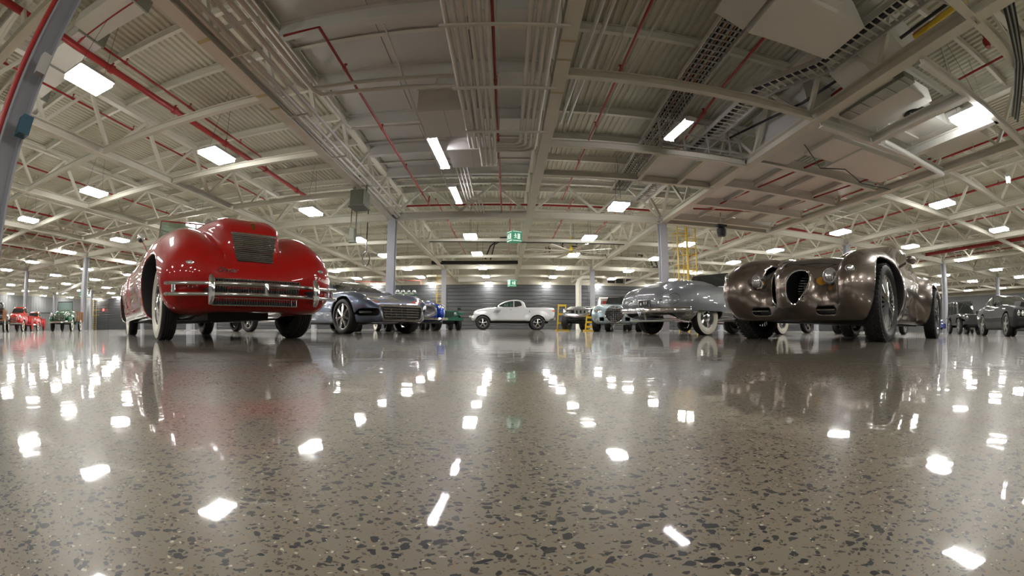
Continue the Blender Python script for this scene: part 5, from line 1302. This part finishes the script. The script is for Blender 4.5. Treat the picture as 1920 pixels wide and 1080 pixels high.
def grey_convertible():
    root = thing('convertible_car', 'grey vintage streamlined convertible with fluted chrome skirt band and hidden headlamps', 'car', (4.92, 9.55, 0), math.radians(-154), None, .985)
    p = car_paint('dove_grey_paint', (.215, .235, .255), metal=.1, rough=.4)
    side = [(2.35, .36), (2.52, .5), (2.50, .74), (2.32, .90), (1.6, .98), (.4, 1.01), (-1.6, .98), (-2.4, .84), (-2.8, .5), (-2.6, .3), (0, .26)]
    W = [(-2.9, .5), (-2.4, .75), (-1.4, .94), (1.4, .96), (2.0, .92), (2.3, .82), (2.55, .60)]
    hood = chaikin([(2.5, .5), (2.52, .78), (2.3, 1.0), (1.8, 1.12), (.6, 1.15), (.5, .6)], 2)
    def extra(d, x, y, z):
        ay = np.abs(y)
        hd = smax(poly(x, z, hood), ay - .34 - .12 * np.clip((2.3 - x), 0, 1) + .25 * np.clip(z - .9, 0, 1), .14)
        d = smin(d, hd, .14)
        deck = ell(x, y, z, (-1.4, 0, .8), (1.5, .75, .3)); return smin(d, deck, .1)
    plate_z = .60
    flute = lambda x, y, z: np.maximum(np.maximum(np.abs(z - .36) - .085, .70 - np.abs(y)), np.abs(x + .2) - 2.45)
    opening = lambda x, ay, z: rbox(x, ay, z, (2.48, .36, .35), (.16, .30, .065), .05)
    f = soft_car(root, side, W, None, .7, .9, four(1.60, -1.62, .78, .355, .18, .21, 'cap', True, 'rib'), p, h=.03, k=.22, belly=.10, bottom=.24, skirt=.46,
        fenders=[((1.75, .66, .62), (.78, .30, .37)), ((-1.8, .62, .60), (.9, .32, .36))], extra=extra,
        cuts=[opening, lambda x, ay, z: rbox(x, ay, z, (-.25, 0, 1.1), (.55, .62, .4), .08)],
        regions=[('air_opening', lambda x, y, z: opening(x, np.abs(y), z) - .01, M['dark'], 'black air opening under the bumper'),
                 ('fluted_band', flute, M['silver'], 'fluted bright metal band'),
                 ('interior', lambda x, y, z: rbox(x, y, z, (-.25, 0, 1.1), (.56, .63, .41), .08), M['dark'], None)])
    for s_ in (-1, 1):
        for k in range(6):
            z = .29 + k * .028; pts = [(x_, s_ * (surf_y(f, x_, z, 1.3) + .004), z) for x_ in np.linspace(1.15, -1.15, 9)]
            MB().tube(pts, .008, 5).build('flute_rib', M['chrome'], root, True)
            pts = [(x_, s_ * (surf_y(f, x_, z, 1.3) + .004), z) for x_ in np.linspace(2.3, 2.04, 4)]
            MB().tube(pts, .008, 5).build('flute_rib', M['chrome'], root, True)
        pts = [(x_, s_ * (surf_y(f, x_, .45, 1.3) + .006), .45) for x_ in np.linspace(2.35, -2.3, 20)]
        MB().tube(pts, .012, 6).build('skirt_moulding', M['chrome'], root, True)
        xx = surf_x(f, s_ * .72, .68, 3.2)
        pts = [(surf_x(f, s_ * (.72 + .10 * math.cos(a)), .68 + .10 * math.sin(a), 3.2) + .002, s_ * (.72 + .10 * math.cos(a)), .68 + .10 * math.sin(a)) for a in [i * PI / 10 for i in range(20)]]
        MB().tube(pts, .005, 5, closed=True).build('headlamp_door_edge', M['dark'], root, True)
        MB().box((surf_x(f, s_ * .42, .66, 3.2) + .0, s_ * .42, .66), (.03, .045, .02)).build('keyhole_vent', M['dark'], root)
    pts = [(2.66 - .30 * (yy / .98) ** 2 * (1 + .3 * abs(yy)), yy, .475) for yy in np.linspace(-.99, .99, 19)]
    o = MB().tube([(q[0], q[1], 0) for q in pts], .042, 12).build('bumper', M['chrome'], root, True); o.location = (0, 0, .475); o.scale = (1, 1, 1.35)
    MB().tube([(2.36, -.62, .275), (2.48, -.3, .27), (2.50, 0, .27), (2.48, .3, .27), (2.36, .62, .275)], .02, 8).build('lower_bumper_bar', M['galv'], root, True)
    MB().plate([(-.07, .06), (.07, .06), (0, -.06)], (2.68, 0, .40), (0, 1, 0), (0, 0, 1), .012).build('vee_emblem', M['chrome'], root)
    MB().bar((2.5, 0, .28), (2.56, 0, .44), .05, .02).build('centre_strut', M['galv'], root)
    xp = surf_x(f, 0, .60, 3.2) + .01
    MB().box((xp + .012, 0, .60), (.015, .31, .165)).build('plate_frame', M['chrome'], root)
    MB().box((xp + .022, 0, .60), (.012, .285, .14)).build('licence_plate', M['dark'], root)['label'] = 'black licence plate'
    for s0, wd in ((-.09, .012), (-.07, .05), (.02, .05), (.08, .03)): MB().box((xp + .03, s0, .60 + .02 * (s0 > 0)), (.004, wd * .5, .05)).build('plate_marking', M['panel_w'], root)
    for i in range(2): pass
    MB().plate([(-.58, 0), (.58, 0), (.50, .32), (-.50, .32)], (.55, 0, 1.06), (0, 1, 0), Vector((-.5, 0, 1)).normalized(), .01).build('windshield', M['glass'], root)['label'] = 'dark green raked windshield'
    MB().tube([(.55, -.6, 1.06), (.40, -.52, 1.35), (.40, .52, 1.35), (.55, .6, 1.06)], .014, 8).build('windshield_frame', M['dark'], root, True)
    MB().tube([(.3, .9, .98), (.3, .98, 1.08)], .012, 6).lathe([(.001, -.02), (.05, -.01), (.05, .02), (.001, .03)], 14, (.3, .98, 1.1), 'X').build('mirror', M['chrome'], root, True)
grey_convertible()

def muscle_coupe():
    root = thing('muscle_coupe', 'black muscle coupe with twin round headlamps and hood scoop at the right edge', 'car', (17.32, 7.31, 0), math.radians(-132.4), None, 1.0)
    p = mat('graphite_matt_paint', (.016, .017, .018), .5, spec=.12, coat=.25, coat_rough=.06)
    side = [(2.3, .25), (2.42, .45), (2.40, .78), (2.25, .90), (1.6, .98), (.7, 1.04), (-.5, .98), (-1.2, 1.06), (-2.3, 1.05), (-2.5, .9), (-2.4, .4), (-2.2, .22), (0, .2)]
    cab = [(.85, .95), (.15, 1.36), (-.3, 1.45), (-1.0, 1.42), (-1.9, 1.04), (.8, .9)]
    f = soft_car(root, side, [(-2.55, .84), (-1.4, .95), (0, .92), (1.4, .95), (2.2, .90), (2.5, .82)], cab, .80, 1.0, four(1.47, -1.47, .82, .37, .25, .26, 'spoke5', False, 'plain', 'galv'), p, h=.035, k=.10, belly=.16,
        cuts=[lambda x, ay, z: rbox(x, ay, z, (2.45, 0, .70), (.16, .76, .11), .04)],
        regions=[('grille_opening', lambda x, y, z: rbox(x, y, z, (2.45, 0, .70), (.22, .80, .13), .04), M['dark'], 'black grille opening'), ('lower_grille', lambda x, y, z: rbox(x, y, z, (2.45, 0, .36), (.25, .72, .08), .03), M['dark'], None)],
        glass=[(.55, 1.02), (.08, 1.28), (-.3, 1.36), (-.95, 1.34), (-1.4, 1.08)], front_ws=lambda x, y, z: np.maximum(np.maximum(np.abs(y) - .68, 1.02 - z), np.maximum(.02 - x, z - 1.38)))
    for s_ in (-1, 1):
        for yy in (.48, .68): lamp_part(root, 'headlamp', (2.34, s_ * yy, .71), .078, .02)
        MB().box((-.1, s_ * .84, 1.2), (.04, .03, .34)).build('door_pillar', p, root)
        MB().lathe([(.001, .1), (.06, .07), (.08, 0), (.001, -.05)], 14, axis='X').build('mirror', p, root, True).location = (.45, s_ * 1.0, 1.08)
    MB().prof((1.7, 0, 1.03), (1.0, 0, 1.08), [(-.28, -.05), (.28, -.05), (.22, .07), (-.22, .07)]).build('hood_scoop', M['dark'], root)
    MB().box((2.38, 0, .2), (.1, 1.6, .05)).build('front_splitter', M['dark'], root)
muscle_coupe()

def old_truck(name, label, loc, rz, s_, paint, wood=False, open_top=False):
    root = thing(name, label, 'car', loc, rz, None, s_)
    side = [(2.1, .45), (2.2, .7), (2.15, 1.05), (1.9, 1.18), (1.0, 1.25), (.7, 1.25), (.7, .5)]
    f = soft_car(root, [(2.1, .45), (2.2, .7), (2.15, 1.05), (1.85, 1.18), (1.0, 1.27), (-.4, 1.25), (-.5, .5)], [(-.6, .78), (.6, .74), (1.2, .55), (2.2, .42)], None if open_top else [(.75, 1.1), (.55, 1.6), (.1, 1.74), (-.5, 1.7), (-.6, 1.1)], .70, 1.25, four(1.45, -1.4, .76, .38, .18, .21, 'cap', True), paint, h=.05, bottom=.45, k=.14,
        fenders=[((1.45, .72, .68), (.72, .24, .36))],
        glass=None if open_top else [(.62, 1.27), (.5, 1.55), (.1, 1.64), (-.4, 1.62), (-.45, 1.27)], front_ws=None if open_top else (lambda x, y, z: np.maximum(np.maximum(np.abs(y) - .58, 1.28 - z), np.maximum(.35 - x, z - 1.62))))
    for k in range(5):
        MB().tube([(2.22 - abs(k - 2) * .01, -.46, .66 + k * .085), (2.26, 0, .66 + k * .085), (2.22 - abs(k - 2) * .01, .46, .66 + k * .085)], .018, 6).build('grille_bar', M['chrome'], root, True)
    for k in (-.42, 0, .42): MB().tube([(2.27, k, .6), (2.24, k, 1.05)], .02, 6).build('grille_post', M['chrome'], root, True)
    for q in (-1, 1):
        lamp_part(root, 'headlamp', (2.05, q * .66, .98), .11, .05)
        MB().box((0, q * .8, .48), (1.7, .3, .06)).build('running_board', paint, root)
    MB().tube([(2.2, -.9, .52), (2.38, -.4, .54), (2.38, .4, .54), (2.2, .9, .52)], .065, 8).build('bumper', M['chrome'], root, True)
    MB().box((0, 0, .48), (3.8, .7, .12)).build('chassis', M['dark'], root)
    if wood:
        for k in range(5):
            for q in (-1, 1): MB().box((-1.3, q * .80, .68 + k * .12), (2.2, .05, .105)).build('plank', M['wood'], root)
        for x_ in (-.3, -1.0, -1.7, -2.3):
            for q in (-1, 1): MB().box((x_, q * .84, .92), (.06, .04, .64)).build('wood_post', M['wood'], root)
        MB().box((-1.3, 0, .64), (2.2, 1.56, .06)).build('bed_floor', M['wood'], root)
        MB().box((-1.3, 0, .56), (2.25, 1.5, .1)).build('bed_frame', M['dark'], root)
    else:
        for q in (-1, 1):
            MB().box((-1.5, q * .72, .9), (1.8, .05, .46)).build('bed_side', paint, root)
            b = MB().lathe([(.001, -.02), (.42, -.02), (.44, .06), (.001, .1)], 20, (0, 0, 0), 'Y').build('rear_fender', paint, root, True); b.location = (-1.4, q * .80, .5); b.scale = (1, q * 1.6, 1)
        MB().box((-2.4, 0, .9), (.05, 1.46, .46)).build('tailgate', paint, root); MB().box((-1.5, 0, .68), (1.8, 1.44, .05)).build('bed_floor', paint, root)
    if open_top:
        MB().tube([(.65, -.62, 1.25), (.55, -.6, 1.78), (.55, .6, 1.78), (.65, .62, 1.25)], .03, 6).build('windshield_frame', M['dark'], root, True)
        MB().plate([(-.6, 0), (.6, 0), (.58, .5), (-.58, .5)], (.63, 0, 1.26), (0, 1, 0), Vector((-.18, 0, 1)).normalized(), .01).build('windshield', M['clear'], root)
        MB().box((-.1, 0, 1.1), (.2, 1.2, .4)).build('seat', M['wood'], root)
    return root
redp = car_paint('fire_red_paint', (.55, .01, .008)); grn = car_paint('bottle_green_paint', (.01, .085, .035))
old_truck('vintage_pickup', 'bright red vintage pickup with chrome bar grille at the far left', (-34.6, 16.4, 0), math.radians(-44), 1.0, redp)
old_truck('vintage_pickup', 'second red vintage vehicle parked right behind the far left pickup', (-40.6, 21.2, 0), math.radians(-44), .95, redp)
old_truck('woody_wagon', 'dark green open woody wagon with chrome grille beside the left columns', (-26.8, 16.9, 0), math.radians(-47), .98, grn, wood=True, open_top=True)
old_truck('woody_wagon', 'black vintage wagon with a wooden body cropped by the left edge', (-29.6, 11.9, 0), math.radians(150), 1.0, car_paint('gloss_black_paint', (.012, .012, .013)), wood=True)

# low things glimpsed beneath and behind the near cars
def low_car(label, loc, rz, col, s_=1.0, name='distant_car'):
    root = thing(name, label, 'car', loc, rz, None, s_)
    soft_car(root, [(2.1, .3), (2.2, .6), (2.0, .82), (.9, .95), (-1.8, .98), (-2.2, .8), (-2.1, .3)], [(-2.2, .76), (0, .88), (2.1, .72)], [(.9, .85), (.2, 1.28), (-.9, 1.3), (-1.7, .9)], .72, .95, four(1.35, -1.35, .78, .34, .22, .22, 'spoke5'), car_paint(name + '_paint', col), h=.07, glass=[(.6, .98), (.15, 1.2), (-.9, 1.22), (-1.4, .98)], front_ws=lambda x, y, z: np.maximum(np.maximum(np.abs(y) - .6, .98 - z), np.maximum(-.05 - x, z - 1.24)))
low_car('red car glimpsed under the bronze coupe', (12.2, 11.2, 0), .3, (.5, .01, .008))
low_car('white car glimpsed behind the bronze coupe nose', (9.6, 14.4, 0), .2, (.7, .7, .68))
low_car('second red car glimpsed under the grey convertible', (8.9, 17.3, 0), .15, (.5, .01, .008))
low_car('dark blue car beyond the right column', (33.2, 21.4, 0), .6, (.01, .02, .16), .8)
low_car('white car partly hidden behind the olive-black jeep', (33.5, 18.6, 0), .8, (.7, .7, .7), .9)
low_car('dark car glimpsed under the red convertible', (-9.0, 13.5, 0), -.3, (.02, .02, .025))
# wall details at the far left
t = thing('red_beacon', 'small red beacon lamp on the dark far left wall', 'lamp', (-66.0, 50.45, 3.2)); MB().lathe([(.001, 0), (.25, 0), (.25, .15), (.001, .3)], 12, (0, 0, 0), 'Y').build('lens', mat('red_beacon_glow', (.8, .05, .05), .4, emit=(1, .1, .1), es=2), t, True); MB().box((0, .1, -.1), (.3, .2, .6)).build('bracket', M['dark'], t)
t = thing('wall_pipe_rail', 'dark pipe rail with hanging gear on the grey left wall', 'rail', (-69.7, 37, 2.6)); MB().tube([(0, -4, 0), (0, 4, 0)], .06, 6).build('rail', M['dark'], t); 
for k in (-.8, 0): MB().tube([(0, k, 0), (0, k, -1.0)], .04, 6).box((0, k, -1.2), (.1, .4, .5)).build('hanging_gear', M['dark'], t)
